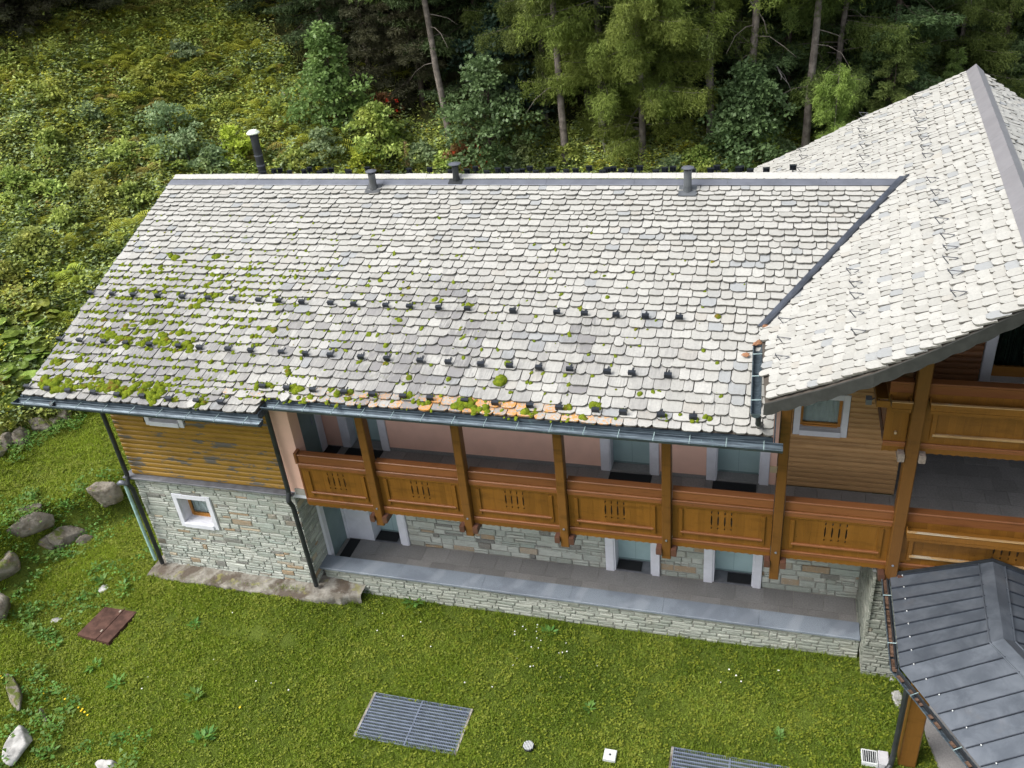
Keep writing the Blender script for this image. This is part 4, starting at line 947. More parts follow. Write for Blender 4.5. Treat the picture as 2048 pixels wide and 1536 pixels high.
b = MB(); b.tube([off(E1,(-.05,-.02,-.1)), off(E1,(.1,.05,-.3)), (16.93,-2.1,1.9), (16.93,-2.1,-.1), (16.9,-2.16,-.3), (16.82,-2.25,-.38)], .05, 10); b.build('downpipe', PIPE, cn)
for e0_, e1_ in ((E0, E1), (E1, E2)):
    t = (e1_-e0_)/np.linalg.norm(e1_-e0_); nrm = np.cross(t, (0,0,1.)); b = MB(); c = (e0_+e1_)/2+(0,0,-.07)-nrm*.05*(-1); b.obb(c, t*np.linalg.norm(e1_-e0_)/2*.995, nrm*.012, (0,0,.05)); b.build('fascia', PIPE, cn)

# ================================================================= lawn items
def grating(x0, x1, y0, y1, z, label, par=None, hole=None):
    root = empty('steel_grating', ((x0+x1)/2,(y0+y1)/2,z), label, 'grating', 'steel floor gratings in the lawn')
    b = MB(); t = .012
    xm_ = (x0+x1)/2
    for a in (x0, xm_-.008, xm_+.008, x1): b.box(a-t/2, a+t/2, y0, y1, z-.03, z+.032)
    b.box(x0, x1, y0-.012, y0, z-.03, z+.031); b.box(x0, x1, y1, y1+.012, z-.03, z+.031); b.build('frame', STEEL, root, fix=False)
    n_ = int((y1-y0)/.075)
    for i in range(1, n_):
        a = y0+(y1-y0)*i/n_; b = MB(); b.box(x0, x1, a-.009, a+.009, z-.01, z+.030); b.build('bearing_bar', STEEL, root, fix=False)
    b = MB(); n_ = int((x1-x0)/.034)
    for i in range(1, n_): a = x0+(x1-x0)*i/n_; b.box(a-.004, a+.004, y0, y1, z+.0, z+.024)
    b.build('cross_bars', STEEL, root, fix=False)
    b = MB(); b.box(x0+.01, x1-.01, y0+.01, y1-.01, z-.035, z-.025); b.build('shaft_cover', mat_plain('dark_shaft', (.075,.085,.11), .2, .9) if 'dark_shaft' not in bpy.data.materials else bpy.data.materials['dark_shaft'], root)
    b = MB(); b.box(x1+.008, x1+.05, y0-.02, y1+.02, z-.06, z+.026); b.box(x0-.05, x0-.008, y0-.02, y1+.02, z-.06, z+.026); b.build('kerb', CONC, root)
GZ = -.44
g0 = onaxis(752,1390,2,GZ); g1 = onaxis(942,1418,2,GZ); g2 = onaxis(905,1510,2,GZ)
grating(g0[0]-.0, g1[0], g2[1], (g0[1]+g1[1])/2, GZ, 'galvanised steel grating lying whole in the middle of the lawn')
h0 = onaxis(1348,1497,2,GZ)
grating(h0[0], h0[0]+2.1, h0[1]-1.1, h0[1]+.0, GZ, 'galvanised steel grating cut off by the bottom edge of the photo')
def hatch():
    pts = [onaxis(*p, 2, -.42) for p in ((215,1213),(277,1225),(218,1289),(156,1272))]
    root = empty('rusty_hatch', sum(pts)/4 + (0,0,-.05), 'rusty two leaf metal hatch lying in the grass below the house corner', 'hatch')
    a, b_, c, d_ = pts; m0 = a+(b_-a)*.6; m1 = d_+(c-d_)*.6+np.array([0,0,0])
    up_ = np.array([0,0,.06])
    for P in ((a, m0-(b_-a)*.006, m1-(b_-a)*.006, d_), (m0+(b_-a)*.006, b_, c, m1+(b_-a)*.006)):
        b = MB(); b.prism([q+up_ for q in P], (0,0,0), (0,0,-.03)); b.build('leaf_plate', RUST, root)
    b = MB(); b.prism([q+(0,0,.025) for q in pts], (0,0,0), (0,0,-.2)); b.build('frame', RUST, root)
    b = MB(); b.obb((m0+m1)/2+up_+(0,0,.008), (m1-m0)/2, (b_-a)*.012, np.array([0,0,.006])); b.build('cover_strip', RUST, root)
    for f in (.12,.75):
        b = MB(); q = m0+(m1-m0)*f-(b_-a)*.05+up_; b.obb(q+(0,0,.008), (m1-m0)*.03, (b_-a)*.02, np.array([0,0,.008])); b.build('hinge', mat_plain('worn_metal', (.35,.30,.24), .2, .6) if 'worn_metal' not in bpy.data.materials else bpy.data.materials['worn_metal'], root)
hatch()
# round drain and square cover
q = onaxis(1057,1493,2,-.42); root = empty('round_drain', tuple(q), 'small round slotted white drain grate in the grass', 'drain cover')
for i in range(-3, 4):
    b = MB(); w_ = math.sqrt(max(.0, .1**2-(i*.028)**2)); b.box(q[0]+i*.028-.008, q[0]+i*.028+.008, q[1]-w_, q[1]+w_, q[2]+.02, q[2]+.05); b.build('bar', WHITEM, root, fix=False)
b = MB(); b.tube([(q[0],q[1],q[2]-.02),(q[0],q[1],q[2]+.022)], .11, 20); b.build('drain_body', PIPE, root)
q = onaxis(1220,1512,2,-.42); root = empty('square_cover', tuple(q), 'small square pale cover plate in the grass with a centre bolt', 'drain cover')
b = MB(); b.bevbox(q[0]-.12,q[0]+.12,q[1]-.12,q[1]+.12,q[2]-.02,q[2]+.04,.01); b.build('plate', WHITEM, root); b = MB(); b.tube([(q[0],q[1],q[2]+.04),(q[0],q[1],q[2]+.052)], .02, 8); b.build('bolt', PIPE, root)
q = onaxis(1748,1517,2,-.36); root = empty('gully_box', tuple(q), 'white drain box with a dark grid at the foot of the canopy downpipe', 'drain box')
b = MB(); b.bevbox(q[0]-.22,q[0]+.06,q[1]-.15,q[1]+.15,q[2]-.1,q[2]+.035,.01); b.build('box_frame', WHITEM, root); b = MB(); b.box(q[0]-.20,q[0]+.03,q[1]-.12,q[1]+.12,q[2]+.036,q[2]+.040); b.build('dark_grid', PIPE, root)
for i in range(6):
    b = MB(); a = q[0]-.18+i*.038; b.box(a-.004, a+.004, q[1]-.12, q[1]+.12, q[2]+.0402, q[2]+.052); b.build('bar', WHITEM, root, fix=False)
b = MB(); b.bevbox(q[0]+.07,q[0]+.25,q[1]-.15,q[1]+.15,q[2]-.1,q[2]+.06,.01); b.build('side_stone', PALEST, root)
# paved path under the canopy
b = MB(); pth = [onaxis(*p, 2, -.33) for p in ((1835,1398),(1852,1470),(1885,1545),(1960,1700))]
P = [[p_, p_+np.array([4.5,.6,0])] for p_ in pth] ; P = [[np.array([17.45,-.4,-.33]), np.array([21.5,-.1,-.33])]] + P
b.grid(P); [b.grid([[r_[0], r_[0]+np.array([0,0,-.25])] for r_ in P])]; o = b.build('path', PAVE, None); o['kind'] = 'structure'
PATHX = np.array([p_[0][0] for p_ in P]); PATHY = np.array([p_[0][1] for p_ in P])

# rocks -------------------------------------------------------------------
PROCK = mat_plain('pale_white_rock', (.33,.325,.31), .35, .85, sc_=5, bump=.8, bsc=12)
def ico():
    t = (1+5**.5)/2; v = [(-1,t,0),(1,t,0),(-1,-t,0),(1,-t,0),(0,-1,t),(0,1,t),(0,-1,-t),(0,1,-t),(t,0,-1),(t,0,1),(-t,0,-1),(-t,0,1)]
    f = [(0,11,5),(0,5,1),(0,1,7),(0,7,10),(0,10,11),(1,5,9),(5,11,4),(11,10,2),(10,7,6),(7,1,8),(3,9,4),(3,4,2),(3,2,6),(3,6,8),(3,8,9),(4,9,5),(2,4,11),(6,2,10),(8,6,7),(9,8,1)]
    v = [np.array(p)/np.linalg.norm(p) for p in v]
    for _ in range(3):
        c = {}; nf = []
        def mid(a, b):
            key = (min(a, b), max(a, b))
            if key not in c: p = v[a]+v[b]; v.append(p/np.linalg.norm(p)); c[key] = len(v)-1
            return c[key]
        for a, b_, d_ in f:
            x, y, z = mid(a, b_), mid(b_, d_), mid(d_, a); nf += [(a,x,z),(b_,y,x),(d_,z,y),(x,y,z)]
        f = nf
    return np.array(v), np.array(f)
IV, IF = ico()
def rock(c, size, rotz, label, seed, name='boulder', tilt=(0,0), group=None, mt=None):
    rs = np.random.default_rng(seed); V = IV.copy()
    for _ in range(13):                                   # cut with random planes for flat broken faces
        n_ = rs.normal(size=3); n_ /= np.linalg.norm(n_); d_ = rs.uniform(.38, .80); k_ = V @ n_ - d_; V = np.where((k_ > 0)[:, None], V - n_*k_[:, None]*.93, V)
    ph = rs.uniform(0, 6, 6); V = V*(1 + .035*np.sin(V[:, [0]]*7+ph[0])*np.cos(V[:, [1]]*6+ph[1]) + .025*np.sin(V[:, [2]]*13+ph[2]+V[:, [0]]*9)+rs.normal(size=(len(V),1))*.008)
    V = V*np.array(size); me = raw_mesh(name, V, IF, None, mt or ROCK)
    o = obj_of(name, me, tuple(c)); o.rotation_euler = (tilt[0], tilt[1], rotz)
    tag(o, label, 'rock', group); return o
def rockpx(px_, py_, z, size, rotz, label, seed, **k):
    q = hit(px_, py_ + size[2]*22, 60); q[2] += size[2]*.12
    return rock(q, size, rotz, label, seed, **k)
rockpx(212, 978, .25, (.56,.46,.62), .5, 'big brown angular boulder beside the left house corner', 1, tilt=(.2,-.1))
rockpx(60, 1050, .35, (1.05,.34,.50), .95, 'long mossy slab of rock on the bank below the far lawn', 2, tilt=(.3,.1))
rockpx(135, 1068, .10, (.66,.36,.50), .9, 'dark rock half buried in the bank under the mossy slab', 3)
rockpx(2, 1132, .35, (.46,.50,.52), .2, 'rounded cracked rock at the left edge above the mossy one', 4)
rockpx(2, 1215, .15, (.44,.58,.55), .4, 'mossy brown rock at the left edge below the cracked one', 5)
rockpx(109, 1242, -.40, (.23,.16,.13), .3, 'small pale rounded stone in the grass left of the rusty hatch', 6, mt=PROCK)
rockpx(207, 1178, -.30, (.20,.14,.10), .8, 'small white stone in the weeds near the plinth', 7, mt=PROCK)
rockpx(42, 1485, -.05, (.26,.60,.34), .35, 'tall white cracked rock at the bottom left corner', 8, mt=PROCK)
rockpx(212, 1532, -.15, (.26,.22,.16), .2, 'pale grey rock cut by the bottom edge at the left', 9, mt=PROCK)
rockpx(30, 1385, -.05, (.75,.20,.22), -.55, 'long low grey ledge of rock at the left edge', 10)
rockpx(85, 1425, -.10, (.45,.12,.14), -.6, 'thin strip of rock continuing the low ledge', 11)
rockpx(308, 1136, -.12, (.11,.08,.06), .3, 'fist sized pale stone at the left end of the plinth', 12, mt=PROCK)
rockpx(1785, 1358, -.38, (.14,.14,.10), .2, 'pale block of stone at the foot of the buttress', 13, mt=PROCK)
rockpx(1796, 1395, -.38, (.12,.26,.08), .1, 'long pale edging stone left of the canopy post', 14, mt=PROCK)
rockpx(1830, 1440, -.38, (.10,.20,.07), .1, 'short edging stone right of the canopy post', 15)
rockpx(170, 1075, .1, (.38,.24,.30), 1.2, 'dark wedge of rock right of the half buried one', 16)
rockpx(95, 1090, .0, (.34,.24,.26), .2, 'small dark rock below the long mossy slab', 17)
rockpx(58, 1018, .7, (.50,.22,.16), .8, 'thin flat stone on top of the mossy slab', 18)
# row of grey stones at the far edge of the upper lawn
for i, (px_, py_, sz) in enumerate(((-10,905,(.5,.35,.35)),(12,882,(.38,.35,.3)),(45,868,(.45,.35,.33)),(78,850,(.42,.3,.36)),(108,838,(.45,.3,.32)),(135,828,(.35,.3,.26)))):
    rockpx(px_, py_, 1.0, sz, .4+i, ['large grey stone leftmost in the dry wall behind the upper lawn','grey stone second from the left in the dry wall behind the lawn','grey stone third from the left in the dry wall behind the lawn','grey stone third from the right in the dry wall behind the lawn','grey stone second from the right in the dry wall behind the lawn','small stone rightmost in the dry wall under the eave'][i], 20+i, name='wall_stone', group='stones of the dry wall behind the upper lawn')

# ================================================================= moss on the roof
mv, mf = [], []
hv_, hf_ = [], []
nl, na = 4, 8
for i in range(nl):
    for j in range(na):
        a = j*2*math.pi/na; ph = (i/nl)*math.pi/2; hv_.append((math.cos(a)*math.cos(ph), math.sin(a)*math.cos(ph), math.sin(ph)))
hv_.append((0,0,1)); hf_ = [(i*na+j, i*na+(j+1)%na, (i+1)*na+(j+1)%na, (i+1)*na+j) for i in range(nl-1) for j in range(na)]
htri = [((nl-1)*na+j, (nl-1)*na+(j+1)%na, nl*na) for j in range(na)]
def cushion(x, y, r, ell=1., h=.6):
    base = len(mv); c = wp(x, y, .045); th = R_.uniform(-.5, .5); e = R_.uniform(.8, 1.25)*ell
    for a, b_, c_ in hv_:
        k_ = 1+R_.uniform(-.16, .16); px_, py_ = a*r*k_, b_*r*k_*e
        mv.append(c + uW*(px_*math.cos(th)-py_*math.sin(th)) + dW*(px_*math.sin(th)+py_*math.cos(th)) + nW*(c_*r*h*k_-.01))
    mf.extend([tuple(base+i for i in f) for f in hf_]); mf.extend([tuple(base+i for i in f) for f in htri])
def rowbottom(y): return min(rowY, key=lambda q: abs(q-y))
def patch(x, y, R, n, r0, r1):
    for _ in range(n):
        a = R_.uniform(0, 6.28); q = R*math.sqrt(R_.random()); cushion(x+q*math.cos(a)*1.4, y+q*math.sin(a)*.6, R_.uniform(r0, r1)*1.12, R_.uniform(.8, 1.4), .8)
# clusters read off the photograph
ML = [(110,768,.30,16,.05,.10),(135,775,.25,12,.04,.09),(165,772,.2,8,.04,.08),(200,778,.2,8,.04,.08),(220,775,.25,12,.04,.09),(255,785,.2,9,.05,.09),(295,785,.28,14,.06,.11),(298,800,.2,8,.05,.08),(325,782,.15,6,.04,.08),(345,800,.12,5,.03,.06),(400,810,.12,5,.04,.07),(408,800,.15,6,.04,.06),(112,728,.12,5,.05,.09),(165,722,.12,5,.05,.08),(192,740,.15,6,.05,.08),(190,748,.1,4,.04,.07),(215,672,.1,4,.05,.08),(210,640,.05,1,.06,.08),(300,648,.06,2,.07,.09),(262,657,.1,4,.04,.07),(225,678,.2,9,.05,.08),(245,685,.15,6,.05,.08),(270,688,.2,9,.05,.08),(280,665,.15,5,.04,.06),(320,680,.2,9,.05,.08),(330,690,.15,6,.05,.07),(365,668,.06,3,.06,.08),(365,692,.15,7,.05,.09),(372,700,.1,4,.04,.07),(395,682,.06,2,.05,.07),(350,516,.1,5,.05,.08),(432,517,.05,2,.06,.08),(415,572,.1,4,.05,.07),(440,560,.06,2,.05,.06),(318,545,.12,4,.04,.06),(390,615,.1,5,.05,.07),(340,614,.05,2,.05,.07),(323,588,.1,4,.04,.07),(272,583,.1,4,.05,.07),(425,595,.1,4,.05,.07),(405,605,.08,3,.05,.06),(455,518,.05,2,.03,.05),(365,527,.1,4,.03,.05),(548,662,.05,2,.05,.07),(612,708,.06,2,.04,.06),(577,748,.05,2,.05,.07),(530,776,.15,7,.04,.07),(585,783,.15,8,.05,.08),(600,785,.1,5,.05,.08),(612,800,.2,8,.04,.06),(672,790,.06,3,.05,.07),(695,790,.08,4,.05,.07),(700,800,.06,3,.03,.05),(745,795,.1,4,.03,.05),(812,796,.1,6,.04,.07),(845,805,.15,6,.03,.05),(930,810,.12,9,.06,.10),(918,817,.08,4,.05,.07),(965,822,.15,7,.04,.07),(1000,767,.04,4,.08,.11),(1015,733,.05,2,.05,.07),(1050,829,.05,2,.06,.08),(1065,828,.1,4,.04,.06),(1135,818,.1,4,.04,.06),(1165,841,.04,2,.06,.07),(1190,815,.05,3,.06,.08),(1250,823,.06,2,.03,.05),(803,645,.04,1,.06,.07),(775,696,.05,1,.05,.06),(875,605,.1,4,.04,.06),(940,616,.06,2,.05,.07),(765,565,.04,1,.05,.06),(648,543,.04,1,.05,.06),(1207,558,.04,1,.04,.05),(1210,598,.04,1,.04,.05),(1434,636,.04,1,.05,.06),(1286,792,.04,1,.05,.06),(1322,838,.1,4,.03,.05),(1385,845,.15,4,.03,.05),(1410,840,.06,3,.03,.05),(820,758,.04,1,.05,.07),(903,762,.04,1,.05,.06),(1020,790,.04,1,.04,.05)]
def wing_at(px_, py_):
    d = ray(px_, py_); n_ = np.array([0,-WS,1.]); c = 5.8+WS*.84; t = (c-n_@CAM)/(n_@d); return CAM+t*d
for px_, py_, R__, n_, r0, r1 in ML:
    q = wing_at(px_, py_); patch(q[0], max(q[1], -1.15), R__, n_, r0, r1)
for _ in range(620):
    cushion(R_.uniform(-.7, 4.2), R_.choice(rowY[:17])+R_.uniform(-.05,.02), R_.uniform(.022,.055), R_.uniform(.8,1.8), .8)
for _ in range(2600):
    x_ = R_.uniform(-.7, 13.8); y_ = R_.choice(rowY[:26]) + R_.uniform(-.05, .03)
    pr = (1. if x_ < 4.5 else math.exp(-((x_-4.5)/3.2)) + .04)*math.exp(-max(0, y_-2.0)/1.2)*(1.0 if y_ > -.4 else .8) + (.35 if y_ < -.4 and x_ < 11 else 0)
    if R_.random() < pr*.9: cushion(x_, y_, R_.uniform(.012, .042), R_.uniform(.8, 2.0), .5)
me = bpy.data.meshes.new('roof_moss'); me.from_pydata([tuple(v) for v in mv], [], mf); me.materials.append(MOSS); me.polygons.foreach_set('use_smooth', [True]*len(me.polygons))
o = obj_of('roof_moss', me); tag(o, 'yellow green moss cushions growing on the lower slates of the wing roof', 'moss', kind='stuff')
# rusty brown flakes lying near the valley's lower end
for (px_, py_, sx, sy, lb) in ((1534,657,.11,.05,'brown stone flake lying at the lower end of the valley gutter'),(1517,692,.14,.055,'larger brown stone flake lying on the slates below the valley'),(1491,716,.07,.05,'small orange brown flake lying left of the others on the slates')):
    q = wing_at(px_, py_) + nW*.09; V = IV*np.array([sx, sy, .02])*(1+.15*np.sin(IV[:, [0]]*5)*np.cos(IV[:, [1]]*7)); me = raw_mesh('stone_flake', V, IF, None, bpy.data.materials.get('rust_brown_stone') or mat_plain('rust_brown_stone', (.26,.13,.07), .3, .9, sc_=12)); o = obj_of('stone_flake', me, tuple(q)); o.rotation_euler = (.33, 0, .8 if sx > .1 else .2); tag(o, lb, 'stone flake')
b = MB(); n_ = 0
for (px_, py_) in ((573,798),(388,811)):
    q = wing_at(px_, py_)
    b = MB(); P = [q+uW*a+dW*c+nW*(.09+.02*R_.random()) for a, c in ((-.08,-.05),(.03,-.10),(.10,-.03),(.06,.10),(-.03,.13),(-.10,.04))]; b.prism(P, (0,0,0), -nW*.03, tint=.8, tone=.05, lich=.35, dark=.1); o = b.build('loose_slate', SLATE, None); tag(o, 'broken slate piece tipping over the gutter ' + ('just right of the eave step' if px_ > 500 else 'left of the eave step'), 'slate piece')

# ================================================================= vegetation
def leafset(P, D, size, asp, rs, flat=.5, tri=False):
    """diamond leaves at P pointing along D"""
    n_ = len(P); D = D/(np.linalg.norm(D, axis=1, keepdims=True)+1e-9)
    N_ = rs.normal(size=(n_,3))*(1-flat) + np.array([0,0,1.])*flat; S = np.cross(D, N_); S /= (np.linalg.norm(S, axis=1, keepdims=True)+1e-9)
    sz = (size*rs.uniform(.7, 1.3, n_))[:, None] if np.isscalar(size) else size[:, None]
    if tri:
        a = rs.uniform(-.3, .3, n_)[:, None]; V = np.stack([P-S*sz*asp*.55, P+S*sz*asp*.55+D*sz*a, P+D*sz], 1).reshape(-1, 3); return V, np.arange(3*n_).reshape(-1, 3)
    m_ = P + D*sz*.45; V = np.stack([P, m_+S*sz*asp*.5, P+D*sz, m_-S*sz*asp*.5], 1).reshape(-1, 3)
    F = np.arange(4*n_).reshape(-1, 4); return V, F
def join(parts):
    Vs, Fs, Ts, o_ = [], [], [], 0
    for V, F, T in parts: Vs.append(V); Fs.append(F+o_); Ts.append(T); o_ += len(V)
    return np.concatenate(Vs), np.concatenate(Fs), np.concatenate(Ts)
def tubes(list_, mat, name, n_=5):
    b = MB(); [b.tube(p, r, n_, cap=False) for p, r in list_]
    me = bpy.data.meshes.new(name); me.from_pydata(b.v, [], b.f); me.materials.append(mat); me.polygons.foreach_set('use_smooth', [True]*len(me.polygons)); return me
def conifer(seed, H, R, kind, bare=.12, nb=None, dens=1., lean=(0,0)):
    """returns trunk mesh, crown mesh. kind: larch (loose hanging sprays) or spruce (denser, flatter)"""
    rs = np.random.default_rng(seed); larch = kind == 'larch'
    zs = np.linspace(0, H, 14); wob = np.cumsum(rs.normal(size=(14,2))*.035*H/20, 0)
    tr = [(wob[i,0]+lean[0]*zs[i], wob[i,1]+lean[1]*zs[i], zs[i]) for i in range(14)]; r0 = H*.0062+.03
    limbs = [(tr, [r0*(1-.93*i/13)*(1.25 if i == 0 else 1) for i in range(14)])]
    parts = []; nb = nb or int(H*(7 if larch else 8.5)); trA = np.array(tr)
    def tp(z): return np.array([np.interp(z, zs, trA[:,0]), np.interp(z, zs, trA[:,1]), z])
    for i in range(nb):
        f = (i+rs.random())/nb; z = H*(bare+(1-bare)*f); L = R*((1-f)**(.62 if larch else .8))*rs.uniform(.6, 1.15)*(1 if f > .12 else .75) + .2
        az = rs.uniform(0, 2*math.pi); base = tp(z); up = rs.uniform(-.05,.2) if larch else rs.uniform(-.25,.0); droop = rs.uniform(.10,.24) if larch else rs.uniform(.08,.2)
        n_ = 7; ts = np.linspace(0, 1, n_); bend = rs.normal()*.15
        d = np.array([math.cos(az), math.sin(az), 0]); sd_ = np.array([-d[1], d[0], 0])
        pts = [base + d*L*t + sd_*bend*L*t*t + np.array([0,0,1])*(up*L*t - droop*L*t*t + (.16*L*t**4 if not larch else .10*L*t**5)) for t in ts]
        limbs.append((pts, [max(.006, .020*L/3*(1-t*.8)) for t in ts])); pts = np.array(pts)
        m_ = int((L*(42 if larch else 60)+8)*dens*(2.1 if z < 9 else .4)); t = rs.uniform(.10, 1, m_)**.8; idx = t*(n_-1); i0 = np.clip(idx.astype(int), 0, n_-2); fr = (idx-i0)[:, None]
        C = pts[i0]*(1-fr)+pts[i0+1]*fr; side = rs.choice([-1, 1], m_)[:, None]; wd = (L*(.26 if larch else .34)*(1-t*.75)+.08)[:, None]*rs.uniform(.1, 1, (m_,1))
        if larch: C = C + sd_*side*wd*.8 + d*wd*.4; C[:, 2] -= (rs.uniform(0, 1., m_)**1.6*(.22+L*.17))
        else: C = C + sd_*side*wd + d*wd*.5; C[:, 2] -= (rs.uniform(0, .28, m_)*(.3+L*.1)) + wd[:, 0]*.25
        C += rs.normal(size=C.shape)*.04
        k_ = 7 if larch else 4; Cc = np.repeat(C, k_, 0)+rs.normal(size=(m_*k_,3))*(.055 if larch else .03); D = (sd_*np.repeat(side, k_, 0)*(.25 if larch else .8) + d*.5 + rs.normal(size=(m_*k_,3))*.55)
        D[:, 2] += (-.5 if larch else -.2)
        V, F = leafset(Cc, D, .125 if larch else .15, .19 if larch else .24, rs, .1, True)
        T = np.clip(rs.normal(.5, .22, m_*k_) + (.15 if larch else 0) + (np.repeat(t, k_)-.6)*.5, 0, 1); parts.append((V, F, T))
    V, F, T = join(parts)
    for _ in range(7 if larch else 4):                      # dead twigs low on the trunk
        z = H*rs.uniform(.05, .5); az = rs.uniform(0, 6.28); L = rs.uniform(.5, 1.6); p_ = tp(z); pts = [p_ + np.array([math.cos(az)*L*q, math.sin(az)*L*q, -L*.5*q*q+rs.normal()*.04]) for q in (0,.35,.7,1)]; limbs.append((pts, [.018,.014,.01,.004]))
    return tubes(limbs, BARK_L if larch else BARK_D, 'trunk'), (V, F, T)
def crownmesh(c, mat): return raw_mesh('crown', c[0], c[1], {'tint': c[2]}, mat)
def broadleaf(seed, H, R, nclump=70, per=70, leaf=.14, lowest=.12, shape=1.):
    rs = np.random.default_rng(seed); parts = []; limbs = [([(0,0,-.3),(rs.normal()*.05,rs.normal()*.05,H*.45),(rs.normal()*.1,rs.normal()*.1,H*.9)], [H*.012+.02, H*.009+.01, .01])]
    for i in range(nclump):
        f = rs.uniform(lowest, 1); rad = R*(math.sin(math.pi*min(1, (f*.86+.14)))**.65)*(1-.35*f*shape)*rs.uniform(.35, 1.); az = rs.uniform(0, 6.28); rad *= 1+.38*math.sin(az*2+f*7+seed)+.22*math.sin(az*5-f*11+seed*2)
        c = np.array([math.cos(az)*rad, math.sin(az)*rad, H*f*rs.uniform(.93, 1.04)]); cr = R*rs.uniform(.10, .24)+.08
        if i % 3 == 0: limbs.append(([(0,0,max(.1, c[2]*.6)), tuple(c*.55+np.array([0,0,c[2]*.3])), tuple(c)], [.03*H/6, .018*H/6, .006]))
        m_ = per; U = rs.normal(size=(m_,3)); U /= np.linalg.norm(U, axis=1, keepdims=True); U[:, 2] = np.abs(U[:, 2])*.9-.25
        P = c + U*cr*rs.uniform(.55, 1.05, (m_,1))*np.array([1.15,1.15,.75]); D = U*.7 + rs.normal(size=(m_,3))*.6; D[:, 2] -= .15
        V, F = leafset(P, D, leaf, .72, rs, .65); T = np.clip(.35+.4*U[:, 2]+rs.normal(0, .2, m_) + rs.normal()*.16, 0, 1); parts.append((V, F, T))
    V, F, T = join(parts); return tubes(limbs, BARK_D, 'trunk'), (V, F, T)

def place(name, tm, cm, loc, label, cat, group, rz=0., s=1., tilt=(0,0), cmat=None):
    r = empty(name, loc, label, cat, group); r.rotation_euler = (tilt[0], tilt[1], rz); r.scale = (s, s, s)
    a = bpy.data.objects.new('trunk' if cat != 'shrub' else 'stem', tm); col.objects.link(a); a.parent = r
    c = bpy.data.objects.new('crown' if cat != 'shrub' else 'foliage', cm); col.objects.link(c); c.parent = r
    if cmat: c.material_slots[0].link = 'OBJECT'; c.material_slots[0].material = cmat
    return r
def height_for(base, ptop):
    zz = np.linspace(base[2]+.3, base[2]+40, 400); v = np.array([proj((base[0], base[1], z))[1] for z in zz]); return float(zz[int(np.argmin(abs(v-ptop)))]-base[2])
protoL = []
for i in range(4):
    t_, c_ = conifer(100+i, 20, [3.0,2.6,3.3,2.4][i], 'larch', bare=[.10,.30,.06,.20][i], dens=[1.,.55,1.1,.75][i]); protoL.append((t_, crownmesh(c_, LARCH)))
protoS = []
for i in range(4):
    t_, c_ = conifer(200+i, 18, [2.9,2.5,2.8,2.3][i], 'spruce', bare=.02, dens=.7); protoS.append((t_, crownmesh(c_, SPRUCE)))
t_, c_ = conifer(300, 8, 2.0, 'larch', bare=.02, dens=1.3); smallL = (t_, crownmesh(c_, LARCHB))
t_, c_ = conifer(301, 8, 1.9, 'spruce', bare=.02, dens=1.2); GREENSP = mat_leafs('young_spruce_needles', (.09,.13,.035), (.22,.29,.08), (.17,.21,.05), .3, .6, .4); smallS = (t_, crownmesh(c_, GREENSP))
# --- named trees
def tree(px_, py_, kind, label, rz=0., s=1., proto=0, ptop=None, tilt=(0,0), H0=20., group=None, name=None, yw=None):
    q = hit(px_, py_) if not yw else base_at(px_, yw)
    loc = (q[0], q[1], gz(q[0], q[1])-.1)
    if ptop is not None: s = height_for(loc, ptop)/H0
    P = {'larch': protoL, 'spruce': protoS}[kind][proto] if kind in ('larch', 'spruce') else None
    return place(name or (kind+'_tree'), P[0], P[1], loc, label, 'tree', group, rz, s, tilt, LARCHB if ('bright' in label or 'yellow' in label or 'broad' in label) else None), loc
taken = []
def T_(*a, **k): r, l = tree(*a, **k); taken.append(l[:2]); return r
T_(905, 290, 'larch', 'slender larch with a bare pale trunk behind the short roof vents', rz=.3, proto=1, s=1.0, tilt=(0,-.075))
T_(1132, 345, 'larch', 'tall larch with a grey trunk standing close behind the middle of the roof ridge', rz=1.2, proto=1, s=1.05, tilt=(0,-.03))
T_(1207, 300, 'larch', 'larch with a thick scarred trunk and bright hanging foliage on its right', rz=2.2, proto=0, s=1.1, tilt=(0,-.02))
T_(1285, 330, 'larch', 'bright yellow green larch with drooping branches down to the roof ridge', rz=.9, proto=2, s=.95)
T_(1340, 250, 'larch', 'yellow green larch close behind the brightest one', rz=2.9, proto=2, s=1.0)
T_(1425, 300, 'larch', 'larch with a dark trunk and dead grey branches left of the blue green maple', rz=4.2, proto=3, s=1.0)
T_(1497, 215, 'larch', 'larch with a straight grey trunk above the blue green maple', rz=5.2, proto=1, s=1.1, yw=20.5)
T_(1603, 235, 'larch', 'larch with a grey trunk behind the small bright larch', rz=.5, proto=1, s=1.1, tilt=(0,.01), yw=21)
T_(1660, 215, 'larch', 'larch reaching long branches over the small young larch', rz=3.4, proto=2, s=1.0, yw=23)
T_(842, 110, 'larch', 'larch of which only the grey lower trunk shows above the dark spruces', rz=1.9, proto=1, s=1.1)
T_(1090, 250, 'larch', 'thin larch with loose hanging green foliage left of the grey trunk', rz=3.9, proto=0, s=.9)
T_(1800, 130, 'larch', 'tall green larch behind the two young spruces on the right', rz=3.1, proto=2, s=1.05, yw=27.5)
T_(1945, 90, 'larch', 'broad green larch right above the big roof ridge', rz=1.1, proto=2, s=1.0, yw=30)
